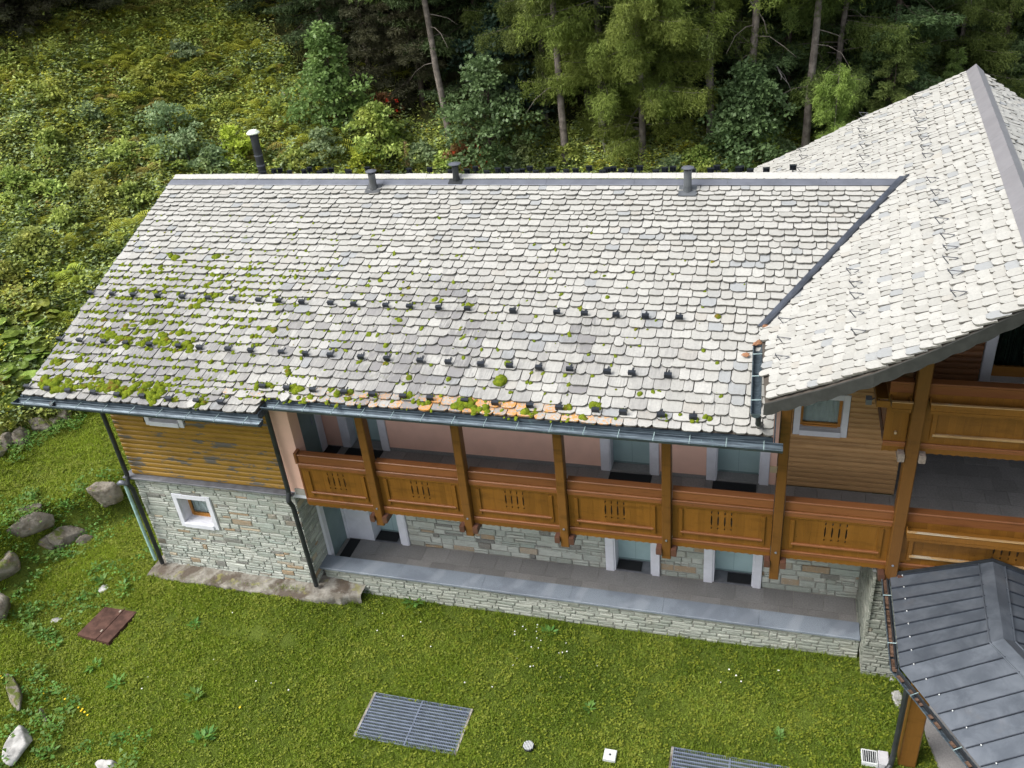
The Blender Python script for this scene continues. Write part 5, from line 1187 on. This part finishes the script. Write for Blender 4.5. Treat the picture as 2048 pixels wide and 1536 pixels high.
for (px_, yw, pt, P, lb, H0) in ((1645, 18.6, 130, smallL, 'small bright green young larch left of the steep roof edge', 8.),(1757, 21.5, 85, smallS, 'young green spruce with a pointed top behind the steep roof edge', 8.),(1868, 24.5, 95, smallS, 'second young green spruce nearer the roof top', 8.),(2022, 34., -15, protoS[0], 'pale grey green spruce at the right edge of the picture', 18.)):
    loc = base_at(px_, yw); loc = (loc[0], loc[1], loc[2]-.1); s = height_for(loc, pt)/H0
    place('young_larch_tree' if P is smallL else ('young_spruce_tree' if P is smallS else 'spruce_tree'), P[0], P[1], loc, lb, 'tree', None, px_*.01, s); taken.append(loc[:2])
def bl(px_, py_, pt, R, mat, label, seed, name='maple_tree', nclump=80, per=62, leaf=.15, cat='tree', shape=1., group=None, lowest=.12):
    q = hit(px_, py_); loc = (q[0], q[1], gz(q[0], q[1])-.1); H = height_for(loc, pt)
    t_, c_ = broadleaf(seed, H, R, nclump, per, leaf, shape=shape, lowest=lowest); place(name, t_, crownmesh(c_, mat), loc, label, cat, group, seed*1., 1.); taken.append(loc[:2])
bl(680, 262, 60, 1.6, MAPLE, 'green maple standing alone at the edge of the dark wood', 1, nclump=120)
bl(985, 345, 120, 1.9, MAPLEB, 'grey green maple behind the third roof vent', 2, nclump=120)
bl(1020, 235, 15, 2.1, mat_leafs('dark_maple_leaves', (.02,.045,.03), (.055,.095,.06), (.04,.06,.04), .3, .5, .5), 'dark leafy maple in the shade above the grey green one', 3, nclump=100, leaf=.2)
bl(1490, 342, 135, 2.0, MAPLEB, 'cone shaped blue green maple in front of the larch trunks', 4, nclump=150, shape=1.9)
bl(765, 320, 215, 1.5, SHRUB, 'light green rowan bush left of the slender larch', 5, 'rowan_tree', nclump=60, leaf=.14)
bl(940, 345, 275, 1.0, ROWAN, 'reddish rowan bush with red berries left of the short chimney cap', 6, 'rowan_tree', nclump=30, leaf=.11)
bl(775, 240, 190, .9, ROWAN, 'sparse red leaved rowan above the light green one', 7, 'rowan_tree', nclump=22, per=45, leaf=.10)
SHR = [(650,335,1.2,255,SHRUBB),(600,350,1.0,300,SHRUB),(850,345,1.0,290,SHRUBB),(1050,350,1.3,280,SHRUBB),(1150,345,1.0,285,SHRUB),(1400,352,1.2,300,SHRUB),(1345,352,1.0,320,SHRUBB),(480,345,1.1,255,FERN),(350,300,1.5,205,SHRUBB),(385,350,1.5,265,SHRUBB),(330,345,1.2,290,SHRUB),(440,365,1.3,295,SHRUBB),(260,340,1.0,285,SHRUB),(120,330,1.3,260,SHRUB),(100,420,1.1,360,SHRUB),(40,400,1.0,340,SHRUB),(170,400,.9,350,SHRUB),(80,520,1.0,460,SHRUB),(140,470,.9,420,SHRUB),(215,420,.9,370,SHRUB),(270,420,.9,375,SHRUB),(30,580,.8,530,SHRUB),(190,250,1.0,205,SHRUBB),(290,190,1.1,140,SHRUB),(110,215,1.1,165,SHRUB),(370,130,1.0,85,SHRUBB),(720,348,1.0,300,FERN),(1555,345,1.1,280,SHRUBB),(1520,350,1.2,270,SHRUB),(900,350,.8,305,SHRUB),(560,240,.8,200,SHRUB)]
SL = ['grey green bush below the lone maple','small bush beside the stove pipe','bush behind the tall reed between the vents','bush right of the reddish rowan','bush at the foot of the grey larch trunk','bush left of the right hand roof vent','low bush behind the ridge near the bright larch','ferny bush left of the stove pipe','tall pale blue green bush in the middle of the slope','silvery bush just above the roof corner','bush left of the roof corner','silvery bush right above the ridge end','light bush left of the silvery ones','large light green bush on the left slope','light green bush below the large one','bush near the left picture edge','bush between the light bushes left of the roof','low bush near the left edge beside the verge','low bush halfway down the roof verge','bush a step left of the roof verge','bush touching the upper roof verge','small bush above the butterbur leaves','bluish bush high on the left slope','bush high on the slope among the yellow ferns','bush in the upper left among herbs','dark bush near the top of the slope','ferny bush left of the dry reed','bush at the right foot of the blue green maple','bush at the left foot of the maple beside the steep roof','low bush at the foot of the slender larch','small bush by the grey tree stump']
for i, (px_, py_, R__, pt, mt) in enumerate(SHR): bl(px_, py_, pt, R__*.9, mt, SL[i], 40+i, 'leafy_shrub', nclump=34, per=55, leaf=.13, cat='shrub', group='shrubs on the wild slope', lowest=.0)
# red berries
b = MB()
for px_, py_, n_ in ((940,312,16),(775,215,8)):
    q = hit(px_, 345 if px_ > 900 else 240)
    for _ in range(n_):
        c = onaxis(px_+R_.uniform(-40,40), py_+R_.uniform(-22,25), 1, q[1]-.8); [b.obb(c+np.array([R_.uniform(-.06,.06), 0, R_.uniform(-.06,.06)]), (.013,0,0), (0,.013,0), (0,0,.013)) for _k in range(6)]
o = b.build('rowan_berries', BERRY, None, fix=False); tag(o, 'clusters of red rowan berries among the bushes behind the ridge', 'berries', kind='stuff')
# background wood: dark spruces and a few larches
poly = [(-400,30),(200,-60),(400,-30),(470,40),(640,215),(760,345),(-400,900)]
def inside(x, y, P):
    r = False
    for i in range(len(P)):
        (a, b_), (c, d) = P[i], P[(i+1) % len(P)]
        if (b_ > y) != (d > y) and x < (c-a)*(y-b_)/(d-b_)+a: r = not r
    return r
cnt = 0; tries = 0
rb_ = random.Random(21)
while cnt < 270 and tries < 90000:
    tries += 1; x_ = rb_.uniform(-34, 60); y_ = 18.5+rb_.random()**1.7*36; z_ = gz(x_, y_); pp = proj((x_, y_, z_)); pt = proj((x_, y_, z_+16))
    if pp[0] < -250 or pp[0] > 2300 or pt[1] > 300: continue
    if inside(pp[0], pp[1], poly) or inside(pp[0]-60, pp[1]+30, poly) or pp[1] > (255 if 1000 < pp[0] < 1520 else (310 if pp[0] < 1500 else 420)): continue
    if pp[0] > 1400 and y_ < 19.5: continue
    if any(abs(pp[0]-c_) < w_ and y_ < yy_ for c_, w_, yy_ in ((1645,60,19),(1757,70,22.5),(1868,65,25.5),(2022,60,34))): continue
    dmin = min([(x_-a)**2+(y_-b_)**2 for a, b_ in taken] or [99])
    if dmin < (1.75**2 if y_ < 30 else 2.5**2): continue
    taken.append((x_, y_)); cnt += 1; lar = rb_.random() < (.38 if pp[0] > 1000 else .10)
    if lar: P = protoL[rb_.randrange(4)]; nm = 'larch_tree'; lb = 'larch standing deep in the wood behind the lodge'
    else:
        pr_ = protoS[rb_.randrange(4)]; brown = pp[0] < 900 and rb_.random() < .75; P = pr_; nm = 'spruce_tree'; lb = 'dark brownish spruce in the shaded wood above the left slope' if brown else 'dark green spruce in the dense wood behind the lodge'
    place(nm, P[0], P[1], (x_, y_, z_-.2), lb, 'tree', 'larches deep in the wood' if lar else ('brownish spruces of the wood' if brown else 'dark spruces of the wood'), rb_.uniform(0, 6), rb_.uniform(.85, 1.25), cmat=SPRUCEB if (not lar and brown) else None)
# spruces at the top left corner
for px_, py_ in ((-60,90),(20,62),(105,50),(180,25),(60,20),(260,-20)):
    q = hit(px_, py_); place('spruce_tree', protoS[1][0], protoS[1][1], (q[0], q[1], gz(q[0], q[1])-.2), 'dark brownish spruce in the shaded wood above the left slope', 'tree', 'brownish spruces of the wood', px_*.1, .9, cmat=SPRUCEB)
# dead hanging branches, pale
for (pts, lb) in (([(1210,262),(1206,285),(1210,305),(1200,325)], 'white dead branch hanging on the thick larch trunk'),([(1500,0),(1512,20),(1510,45),(1500,68)], 'crooked pale dead branch on the straight larch trunk'),([(1420,115),(1412,150),(1416,185),(1410,205)], 'pale dead branch hanging left of the blue green maple'),([(1545,125),(1555,135),(1563,152),(1562,160)], 'short pale dead branch between two larch trunks')):
    yv_ = 19.3 if pts[0][0] < 1300 else 21.0; P = [onaxis(a, b_, 1, yv_) for a, b_ in pts]; b = MB(); b.tube(P, [.03,.026,.022,.01], 6)
    for k_ in (1, 2): b.tube([P[k_], P[k_]+np.array([.25,.1,-.3]), P[k_]+np.array([.4,.1,-.6])], [.016,.01,.004], 5)
    o = b.build('dead_branch', DEAD, None, fix=False); tag(o, lb, 'branch')
# stumps and dry plant
for px_, py_, lb, hh in ((575, 212, 'grey weathered tree stump in the ferns left of the lone maple', .62),(172, 186, 'small grey stump hidden in the herbs of the upper left slope', .3)):
    q = hit(px_, py_); root = empty('tree_stump', tuple(q), lb, 'stump'); b = MB(); n_ = 18; rr_ = [R_.uniform(.85, 1.15) for _ in range(n_)]; Rr = .24 if hh > .5 else .18
    b.grid([[ (q[0]+math.cos(6.2832*i/n_)*Rr*rr_[i % n_]*k_, q[1]+math.sin(6.2832*i/n_)*Rr*rr_[i % n_]*k_, q[2]-.2+z_*(hh+.2)+(R_.uniform(-.05,.05) if z_ == 1 else 0)) for z_, k_ in ((0,1.3),(.4,1.05),(1,.95))] for i in range(n_+1)])
    b.build('stump_side', DEAD, root, fix=False); b = MB(); b.tube([(q[0],q[1],q[2]),(q[0],q[1],q[2]+hh-.06)], Rr*.9, 16); b.build('stump_top', BARK_D, root)
q = onaxis(820, 352, 1, 12.0); q[2] = q[2]
q = hit(820, 349); root = empty('dry_seed_plant', tuple(q), 'pale tan dried seed plant standing behind the roof ridge', 'plant')
rs = np.random.default_rng(5); n_ = 260; P = np.stack([rs.normal(0,.10,n_), rs.normal(0,.10,n_), rs.uniform(.1,1.0,n_)], 1); P[:, :2] *= (1.1-P[:, [2]]); V, F = leafset(P, rs.normal(size=(n_,3))*.5+[0,0,.6], .12, .5, rs, .2)
TANL = mat_leafs('dried_tan_leaves', (.5,.36,.18), (.68,.52,.30), (.5,.36,.18), .3, .7, 1.); obj_of('seed_head', raw_mesh('seed_head', V, F, {'tint': rs.random(n_)}, TANL), (0,0,.25), root)
b = MB(); b.tube([(q[0],q[1],q[2]-.1),(q[0],q[1],q[2]+1.2)], .015, 5); b.build('stem', TANL, root, fix=False)

poly2 = [(-400,-90),(200,-90),(400,-50),(480,30),(650,200),(770,345),(-400,1200)]
# --- hillside cover ----------------------------------------------------------
def scatter_area(n_, px0, px1, py0, py1, rs, tmax=60):
    """points on the terrain within a part of the wild slope, even in world space"""
    x = rs.uniform(-30, 24, n_*6); y = rs.uniform(1, 34, n_*6); z = terrain(x, y); q = (np.stack([x, y, z], 1)-CAM) @ RM.T; u = 1024+FPX*q[:, 0]/q[:, 2]; v = 768+FPX*q[:, 1]/q[:, 2]
    s1 = -.8*x+.6*y-7.8; s2 = y-12.5; ok = (u > px0) & (u < px1) & (v > py0) & (v < py1) & (np.maximum(s1, s2-1.3*lap(x-12.5)) > -.4) & ((y > 12.6) | (x < -1.3)) & ~((x > 13.2) & (y < 15))
    ok &= np.array([inside(a, b_, poly2) for a, b_ in zip(u, v)]) | ((v > 262) & (rs.random(len(u)) < .8)) | (rs.random(len(u)) < .06)
    return np.stack([x, y, z], 1)[ok]
rs = np.random.default_rng(77)
B_ = scatter_area(42000, -80, 2100, -60, 960, rs)
def clumps(B, n_per, leafsz, spread, h, mat, name, label, rs, asp=.6, flat=.75, up=.3):
    n_ = len(B)*n_per; C = np.repeat(B, n_per, 0); P = C + np.concatenate([rs.normal(0, spread, (n_,2)), rs.uniform(.0, h, (n_,1))], 1)
    bn = np.repeat(vnoise(B[:, 0]*2.1+5, B[:, 1]*2.4) + .5*vnoise(B[:, 0]*4.7, B[:, 1]*5.1), n_per); P[:, 2] += h*np.clip(.5+.9*bn, 0, 1.6)*rs.random(n_)**.5
    D = rs.normal(size=(n_,3)); D[:, 2] = np.abs(D[:, 2])*up*.6+up*.2; V, F = leafset(P, D, leafsz*1.15, asp*1.15, rs, flat, True)
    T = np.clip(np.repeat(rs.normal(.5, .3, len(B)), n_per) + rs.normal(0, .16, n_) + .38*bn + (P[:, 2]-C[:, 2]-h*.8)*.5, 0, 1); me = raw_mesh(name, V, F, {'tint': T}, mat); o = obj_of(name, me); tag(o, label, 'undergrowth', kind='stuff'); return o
pu = (B_-CAM) @ RM.T; uu = 1024+FPX*pu[:, 0]/pu[:, 2]; vv_ = 768+FPX*pu[:, 1]/pu[:, 2]
pick = rs.random(len(B_)); cl1 = vnoise(B_[:, 0]*.55, B_[:, 1]*.55)
lowz = (vv_ > 250)
kinds = np.full(len(B_), 0); kinds[(pick < .42)] = 1
kinds[(pick >= .42) & (pick < .62) & (lowz | (cl1 > .1))] = 2
yv_ = vnoise(B_[:, 0]*.9+9, B_[:, 1]*.9+2); kinds[(pick > .90) & (yv_ > .42)] = 3; kinds[(pick > .985)] = 3; kinds[(pick > .72) & (pick < .90) & (yv_ < -.38)] = 4; kinds[(pick > .955) & (pick < .97)] = 4
gap = vnoise(B_[:, 0]*2.1+5, B_[:, 1]*2.4) + .5*vnoise(B_[:, 0]*4.7, B_[:, 1]*5.1); kinds[(gap < -.42) & (rs.random(len(B_)) < .75)] = 9
clumps(B_[kinds == 0], 9, .085, .11, .38, HERB, 'hillside_herbs', 'mixed olive and brownish herbs covering the wild slope', rs)
clumps(B_[kinds == 1], 9, .10, .12, .50, SHRUB, 'hillside_shrubs', 'low green leafy growth covering the wild slope', rs)
clumps(B_[kinds == 2], 8, .11, .13, .55, SHRUBB, 'hillside_raspberry', 'pale blue green raspberry growth on the wild slope', rs)
clumps(B_[kinds == 3], 9, .08, .10, .6, YELLOW, 'yellow_herbs', 'yellowed herbs scattered over the wild slope', rs)
clumps(B_[kinds == 4], 10, .09, .12, .5, BRACKEN, 'browned_herbs', 'brown withered herbs scattered over the wild slope', rs)
# stems and thin grasses to break up the leaves
Gp = B_[rs.random(len(B_)) < .45]; n_ = len(Gp)*4; C = np.repeat(Gp, 4, 0) + np.concatenate([rs.normal(0,.15,(n_,2)), np.zeros((n_,1))], 1); D = rs.normal(size=(n_,3))*.35; D[:, 2] = 1
V, F = leafset(C, D, .42, .05, rs, .2, True); tag(obj_of('hillside_grass', raw_mesh('hillside_grass', V, F, {'tint': rs.random(n_)}, HERB)), 'tall thin grasses growing between the slope herbs', 'grass', kind='stuff')
# --- ferns
def fern(seed, nf=7, L=.75):
    rs = np.random.default_rng(seed); Vs, Fs, o_ = [], [], 0
    for i in range(nf):
        az = 6.283*i/nf+rs.normal()*.3; l = L*rs.uniform(.6, 1.25); up = rs.uniform(.7, 1.5); d = np.array([math.cos(az), math.sin(az), 0]); s_ = np.array([-d[1], d[0], 0]); m_ = 17
        for j in range(m_):
            t = (j+1)/m_; c = d*l*t*.95 + np.array([0,0,1])*(up*l*t - .95*l*t*t*up); wl = l*.24*math.sin(math.pi*min(1, t*.85+.15))**.8+.012
            dn = np.array([0,0,-.25]); tg = d*.35
            for sg in (-1, 1):
                tip = c + (s_*sg + tg + dn)*wl; w_ = d*.015*L/.75; Vs += [c-w_, c+w_, tip+w_*.25, tip-w_*.25]; Fs.append((o_, o_+1, o_+2, o_+3)); o_ += 4
    return np.array(Vs), np.array(Fs)
FE = []
for i in range(5):
    V, F = fern(i, 5+i, .62+.07*i); FE.append((V, F))
rs = np.random.default_rng(9)
FB = scatter_area(5200, -60, 2060, -60, 930, rs); pu = (FB-CAM) @ RM.T; fu = 1024+FPX*pu[:, 0]/pu[:, 2]; fv = 768+FPX*pu[:, 1]/pu[:, 2]
dens_ = np.where(fv < 260, .85, .38)*np.where(vnoise(FB[:, 0]*.5+5, FB[:, 1]*.5) > -.35, 1., .3)*np.where(fu > 800, .5, 1.); FB = FB[rs.random(len(FB)) < dens_*.42]
dd_ = np.linalg.norm(FB-CAM, axis=1); order = np.argsort(dd_); FB = FB[order]; print('ferns', len(FB))
fm = {}
for k_ in range(5):
    for nm_, mt in (('g', FERN), ('b', BRACKEN)):
        V, F = FE[k_]; fm[(k_, nm_)] = raw_mesh('fern', V, F, {'tint': np.random.default_rng(k_).random(len(F))}, mt)
rest = {'g': [], 'b': []}
for i, P in enumerate(FB):
    k_ = int(rs.integers(5)); br = 'b' if rs.random() < (.07 if vnoise(P[0]*.4, P[1]*.4) < .2 else .25) else 'g'; s_ = float(rs.uniform(.75, 1.35)); a = float(rs.uniform(0, 6.28)); sl = .35
    if i < 200:
        o = bpy.data.objects.new('fern', fm[(k_, br)]); col.objects.link(o); o.location = (P[0], P[1], P[2]+.12); o.rotation_euler = (0, 0, a); o.scale = (s_, s_, s_)
        tag(o, 'green fern growing among the herbs of the wild slope' if br == 'g' else 'browning fern growing among the herbs of the wild slope', 'fern', 'green ferns on the slope' if br == 'g' else 'browning ferns on the slope')
    else:
        V = FE[k_][0]*s_; c_, s2 = math.cos(a), math.sin(a); V = np.stack([V[:, 0]*c_-V[:, 1]*s2, V[:, 0]*s2+V[:, 1]*c_, V[:, 2]], 1)+P+[0,0,.12]; rest[br].append((V, FE[k_][1], np.full(len(FE[k_][1]), rs.random())*.6+.4*rs.random(len(FE[k_][1]))))
for br, mt in (('g', FERN), ('b', BRACKEN)):
    V, F, T = join(rest[br]); tag(obj_of('ferns', raw_mesh('ferns', V, F, {'tint': T}, mt)), 'green ferns farther up the wild slope' if br == 'g' else 'browned ferns farther up the wild slope', 'ferns', kind='stuff')
# --- butterbur: big round leaves left of the roof's lower corner, each a leaf
def bleaf(seed):
    rs = np.random.default_rng(seed); n_ = 16; V = [(0,0,0)]; 
    for k_, r in ((1,.55),(2,1.)):
        for i in range(n_):
            a = 6.283*i/n_; rr_ = r*(1+.05*rs.normal())*(.35 if i == 0 and k_ == 2 else (.8 if i in (1, n_-1) and k_ == 2 else 1)); V.append((math.cos(a)*rr_*1.1, math.sin(a)*rr_, (.16 if k_ == 1 else .10*math.cos(2*a)+.02*rs.normal())))
    F = [(0, 1+i, 1+(i+1) % n_, 1+(i+1) % n_) for i in range(n_)]; b = MB(); b.add(V, [(0, 1+i, 1+(i+1) % n_) for i in range(n_)] + [(1+i, 1+n_+i, 1+n_+(i+1) % n_, 1+(i+1) % n_) for i in range(n_)]); me = bpy.data.meshes.new('leaf'); me.from_pydata(b.v, [], b.f)
    at = me.attributes.new('tint', 'FLOAT', 'FACE'); at.data.foreach_set('value', np.full(len(b.f), rs.random(), np.float32)); me.materials.append(BUTTER); return me
BL = [bleaf(i) for i in range(6)]
BP = [(30,620,7),(75,640,7),(20,670,7),(60,690,7),(95,665,6),(30,720,6),(70,735,6),(10,770,6),(45,760,5),(95,700,5),(15,800,5),(130,610,4),(60,600,5),(10,700,6),(55,640,5),(120,640,4),(20,740,5),(80,770,4),(35,790,5)]
for i, (px_, py_, n_) in enumerate(BP):
    q = hit(px_, py_+18); root = empty('butterbur_plant', tuple(q), 'butterbur plant with large round leaves left of the roof corner', 'plant', 'butterbur plants below the slope')
    for j in range(n_):
        a = R_.uniform(0, 6.28); r = R_.uniform(.1, .5); o = bpy.data.objects.new('leaf', BL[R_.randrange(6)]); col.objects.link(o); o.parent = root; s_ = R_.uniform(.17, .31); o.location = (math.cos(a)*r, math.sin(a)*r, R_.uniform(.35, .8)); o.scale = (s_, s_, s_); o.rotation_euler = (R_.uniform(-.1, .75), R_.uniform(-.4, .4), R_.uniform(0, 6.28))
# --- lawn grass --------------------------------------------------------------
rs = np.random.default_rng(3)
def lawnpts(n_, x0, x1, y0, y1):
    x = rs.uniform(x0, x1, n_); y = rs.uniform(y0, y1, n_); z = terrain(x, y); q = (np.stack([x, y, z], 1)-CAM) @ RM.T; u = 1024+FPX*q[:, 0]/q[:, 2]; v = 768+FPX*q[:, 1]/q[:, 2]
    s1 = -.8*x+.6*y-7.8; ok = (u > -30) & (u < 2080) & (v < 1570) & (s1 < .2) & ~((x > -.1) & (y > .15))
    ok &= ~((x > -.26) & (x < 5.32) & (y > -.47+.3*sstep(3.9, 5.3, x)))
    for (a, b_, c, d) in ((g0[0]+.02, g1[0]-.04, g2[1]+.02, (g0[1]+g1[1])/2-.04), (h0[0]+.03, h0[0]+2.1, h0[1]-1.1, h0[1]-.04), (16.45, 17.2, -.13, 2), (q_[0]-.2, q_[0]+.2, q_[1]-.14, q_[1]+.14)):
        ok &= ~((x > a) & (x < b_) & (y > c) & (y < d))
    ok &= ~((x > np.interp(-y, -PATHY, PATHX)-.02) & (x > 17.0))
    hp = [onaxis(*p, 2, -.42)[:2] for p in ((213,1210),(280,1224),(219,1293),(152,1272))]; ins = np.ones(n_, bool)
    for i in range(4): a, b_ = hp[i], hp[(i+1) % 4]; ins &= ((b_[0]-a[0])*(y-a[1])-(b_[1]-a[1])*(x-a[0])) < 0
    return np.stack([x, y, z], 1)[ok & ~ins]
q_ = onaxis(1748,1517,2,-.36)
G1_ = lawnpts(560000, -5.5, 18.5, -6.8, .35); G2_ = lawnpts(190000, -11, -.1, -1.5, 7.)
GP = np.concatenate([G1_, G2_]); n_ = len(GP); print('blades', n_)
nz = vnoise(GP[:, 0]*1.7, GP[:, 1]*1.7); nz2 = vnoise(GP[:, 0]*6+1, GP[:, 1]*6)
D = rs.normal(size=(n_,3))*.75; D[:, 2] = rs.uniform(.5, 1.1, n_); sz = (.055+.022*nz+.02*nz2).clip(.02)*rs.uniform(.6, 1.4, n_)
left = sstep(3, -1, GP[:, 0]); sz *= 1+.35*left
D /= np.linalg.norm(D, axis=1, keepdims=True); S = np.cross(D, rs.normal(size=(n_,3))); S /= np.linalg.norm(S, axis=1, keepdims=True)
w_ = (sz*.13+.0025)[:, None]; V = np.stack([GP-S*w_, GP+S*w_, GP+D*sz[:, None]], 1).reshape(-1, 3); F = np.arange(3*n_).reshape(-1, 3)
nz3 = vnoise(GP[:, 0]*.55+7, GP[:, 1]*.7+1); T = np.clip(.40+.14*nz+.12*nz2+.16*nz3+rs.normal(0, .12, n_)+.42*sstep(7, -3, GP[:, 0])-.30*sstep(6, 14, GP[:, 0]), 0, 1)  # tint also paints the light's left-to-right fall-off into the grass colour
tag(obj_of('lawn_grass', raw_mesh('lawn_grass', V, F, {'tint': T}, GRASS)), 'short green grass of the lawn around the lodge', 'grass', kind='stuff')
ed = []
for x0, y0, x1, y1, n_e in ((5.4,.20,16.4,.20,1100),(-.3,-.50,5.3,-.15,520),(16.4,-.18,17.2,-.18,90),(g0[0],g2[1]-.04,g1[0],g2[1]-.04,170),(g0[0],(g0[1]+g1[1])/2+.05,g1[0],(g0[1]+g1[1])/2+.05,150),(h0[0],h0[1]+.05,h0[0]+2.1,h0[1]+.05,120)):
    t = rs.random(n_e)[:, None]; q = np.array([x0,y0])+(np.array([x1,y1])-np.array([x0,y0]))*t + rs.normal(0,.035,(n_e,2))*[1,1]; ed.append(q)
EP = np.repeat(np.concatenate(ed), 5, 0); EP = EP+rs.normal(0,.012,EP.shape); keep = rs.random(len(EP)) < .5+.5*vnoise(EP[:, 0]*3, EP[:, 1]*3); EP = EP[keep]; EP = np.concatenate([EP, terrain(EP[:, 0], EP[:, 1])[:, None]], 1)
D = rs.normal(size=EP.shape)*.4; D[:, 2] = 1; V, F = leafset(EP, D, .13, .09, rs, .1, True)
tag(obj_of('edge_grass', raw_mesh('edge_grass', V, F, {'tint': np.clip(rs.normal(.4, .2, len(F)), 0, 1)}, GRASS)), 'longer unmown grass tufts along the walls and gratings', 'grass', kind='stuff')
# clover and small weeds in the lawn
W_ = GP[(rs.random(n_) < .035*(1+2.2*left)) & (nz2 > -.3)]; m_ = len(W_)*4; C = np.repeat(W_, 4, 0)+np.concatenate([rs.normal(0, .03, (m_,2)), rs.uniform(.02,.05,(m_,1))], 1); D = rs.normal(size=(m_,3)); D[:, 2] = .2
V, F = leafset(C, D, .045, .75, rs, .8); tag(obj_of('lawn_weeds', raw_mesh('lawn_weeds', V, F, {'tint': rs.random(m_)*.8}, GRASS)), 'small broad leaved weeds mixed into the lawn', 'weeds', kind='stuff')
# individual weed plants
WP = [(90,1272,.30,'leafy dock plant beside the pale stone left of the hatch'),(62,1262,.22,'dock plant left of the leafy one near the pale stone'),(112,1292,.22,'dock plant just left of the hatch corner'),(190,1335,.22,'weed clump below the rusty hatch'),(236,1370,.24,'broad leaved weed right of the clump below the hatch'),(392,1252,.18,'lone dark weed in the lawn below the plinth'),(393,1395,.22,'weed patch between the hatch and the grating'),(208,1165,.25,'weed around the small white stone'),(250,1175,.22,'weed right of the small white stone'),(190,1190,.2,'weed left of the small white stone'),(140,1015,.3,'leafy plant on the bank above the dark rock'),(60,1120,.3,'bushy weed between the left rocks'),(830,1205,.3,'leafy weed against the terrace wall near its left end'),(1100,1268,.2,'weed at the foot of the terrace wall in its middle'),(730,1188,.18,'weed at the right tip of the plinth'),(410,1480,.28,'pale green weed patch near the bottom edge'),(100,1510,.24,'weed beside the white cracked rock'),(1560,1475,.15,'weed in the lawn above the cut off grating'),(1180,1420,.16,'weed right of the whole grating')]
for i, (px_, py_, r_w, lb) in enumerate(WP):
    q = hit(px_, py_, 60); rw = np.random.default_rng(i+50); k_ = 26; az = rw.uniform(0, 6.283, k_); ra_ = rw.uniform(0, r_w*.5, k_); P = np.stack([np.cos(az)*ra_, np.sin(az)*ra_, rw.uniform(.01, .10, k_)], 1); D = np.stack([np.cos(az), np.sin(az), rw.uniform(.1, .9, k_)], 1)
    V, F = leafset(P, D, rw.uniform(.10, .20, k_)*r_w/.22, .38, rw, .8); o = obj_of('weed_plant', raw_mesh('weed_plant', V, F, {'tint': rw.random(k_)}, LEAF_W), tuple(q)); tag(o, lb, 'weed')
# plants round the boulders and along the dry wall
BK = []
for o in [q for q in bpy.data.objects if q.name.startswith('boulder') or q.name.startswith('wall_stone')]:
    if o.location[0] > 3: continue
    for _ in range(34): a_ = R_.uniform(0, 6.283); d_ = R_.uniform(.42, .8); BK.append(np.array([o.location[0]+math.cos(a_)*d_, o.location[1]+math.sin(a_)*d_, 0.]))
BK = np.array(BK); BK[:, 2] = terrain(BK[:, 0], BK[:, 1]); BK = BK[(BK[:, 0] < -.4) | (BK[:, 1] < -3)]
clumps(BK[::2], 9, .06, .10, .12, LEAF_W, 'bank_herbs', 'low herbs growing over the rocky bank on the left', rs)
clumps(BK[::3], 7, .08, .10, .20, LEAF_W, 'bank_weeds', 'green weeds growing around the rocks of the bank', rs)
# flowers
fb = MB()
FL = [(1046,1256),(1052,1262),(1030,1266),(1030,1272),(1074,1258),(1073,1266),(1049,1285),(1058,1284),(1063,1297),(1077,1299),(1074,1279),(1082,1284),(1075,1253),(1118,1309),(1125,1308),(1134,1306),(1132,1289),(1034,1320),(1026,1333),(1061,1336),(1067,1335),(930,1368),(985,1377),(1194,1335),(1121,1357),(766,1230),(755,1264),(806,1275),(862,1296),(842,1247),(1458,1342),(1472,1354),(1441,1368),(1558,1344),(1482,1366),(297,1357),(285,1380),(393,1211),(377,1252),(466,1228),(429,1322),(578,1383),(513,1365),(543,1369),(330,1162),(1556,1344)]
FLM = mat_plain('daisy_white', (.8,.8,.78), .05, .7)
for px_, py_ in FL:
    q = hit(px_, py_, 60)+np.array([0,0,.05]); s_ = R_.uniform(.012, .02); b = MB(); n_ = 8; vs = [q+np.array([math.cos(6.283*i/n_)*s_*(1 if i % 2 else .8), math.sin(6.283*i/n_)*s_*(1 if i % 2 else .8), .004]) for i in range(n_)]; b.prism(vs, (0,0,0), (0,0,-.006)); b.tube([q, q-(0,0,.06)], .002, 4); o = b.build('daisy', FLM, None, fix=False); tag(o, 'small white daisy in the lawn', 'flower', 'white daisies dotted over the lawn')
YF = mat_plain('yellow_flower', (.75,.52,.02), .05, .7)
for px_, py_ in [(160,1421),(168,1424),(172,1430),(178,1436),(165,1428),(133,1404),(90,1393),(5,1358),(8,1362),(482,1421),(128,1387)]:
    q = hit(px_, py_, 60)+np.array([0,0,.10]); s_ = .022; b = MB(); n_ = 8; vs = [q+np.array([math.cos(6.283*i/n_)*s_, math.sin(6.283*i/n_)*s_, .004]) for i in range(n_)]; b.prism(vs, (0,0,0), (0,0,-.012)); b.tube([q, q-(0,0,.1)], .002, 4); o = b.build('yellow_flower', YF, None, fix=False); tag(o, 'small yellow flower near the rocks at the lower left' if px_ < 400 else 'single yellow flower in the lawn left of the grating', 'flower', 'yellow flowers by the rocks' if px_ < 400 else None)
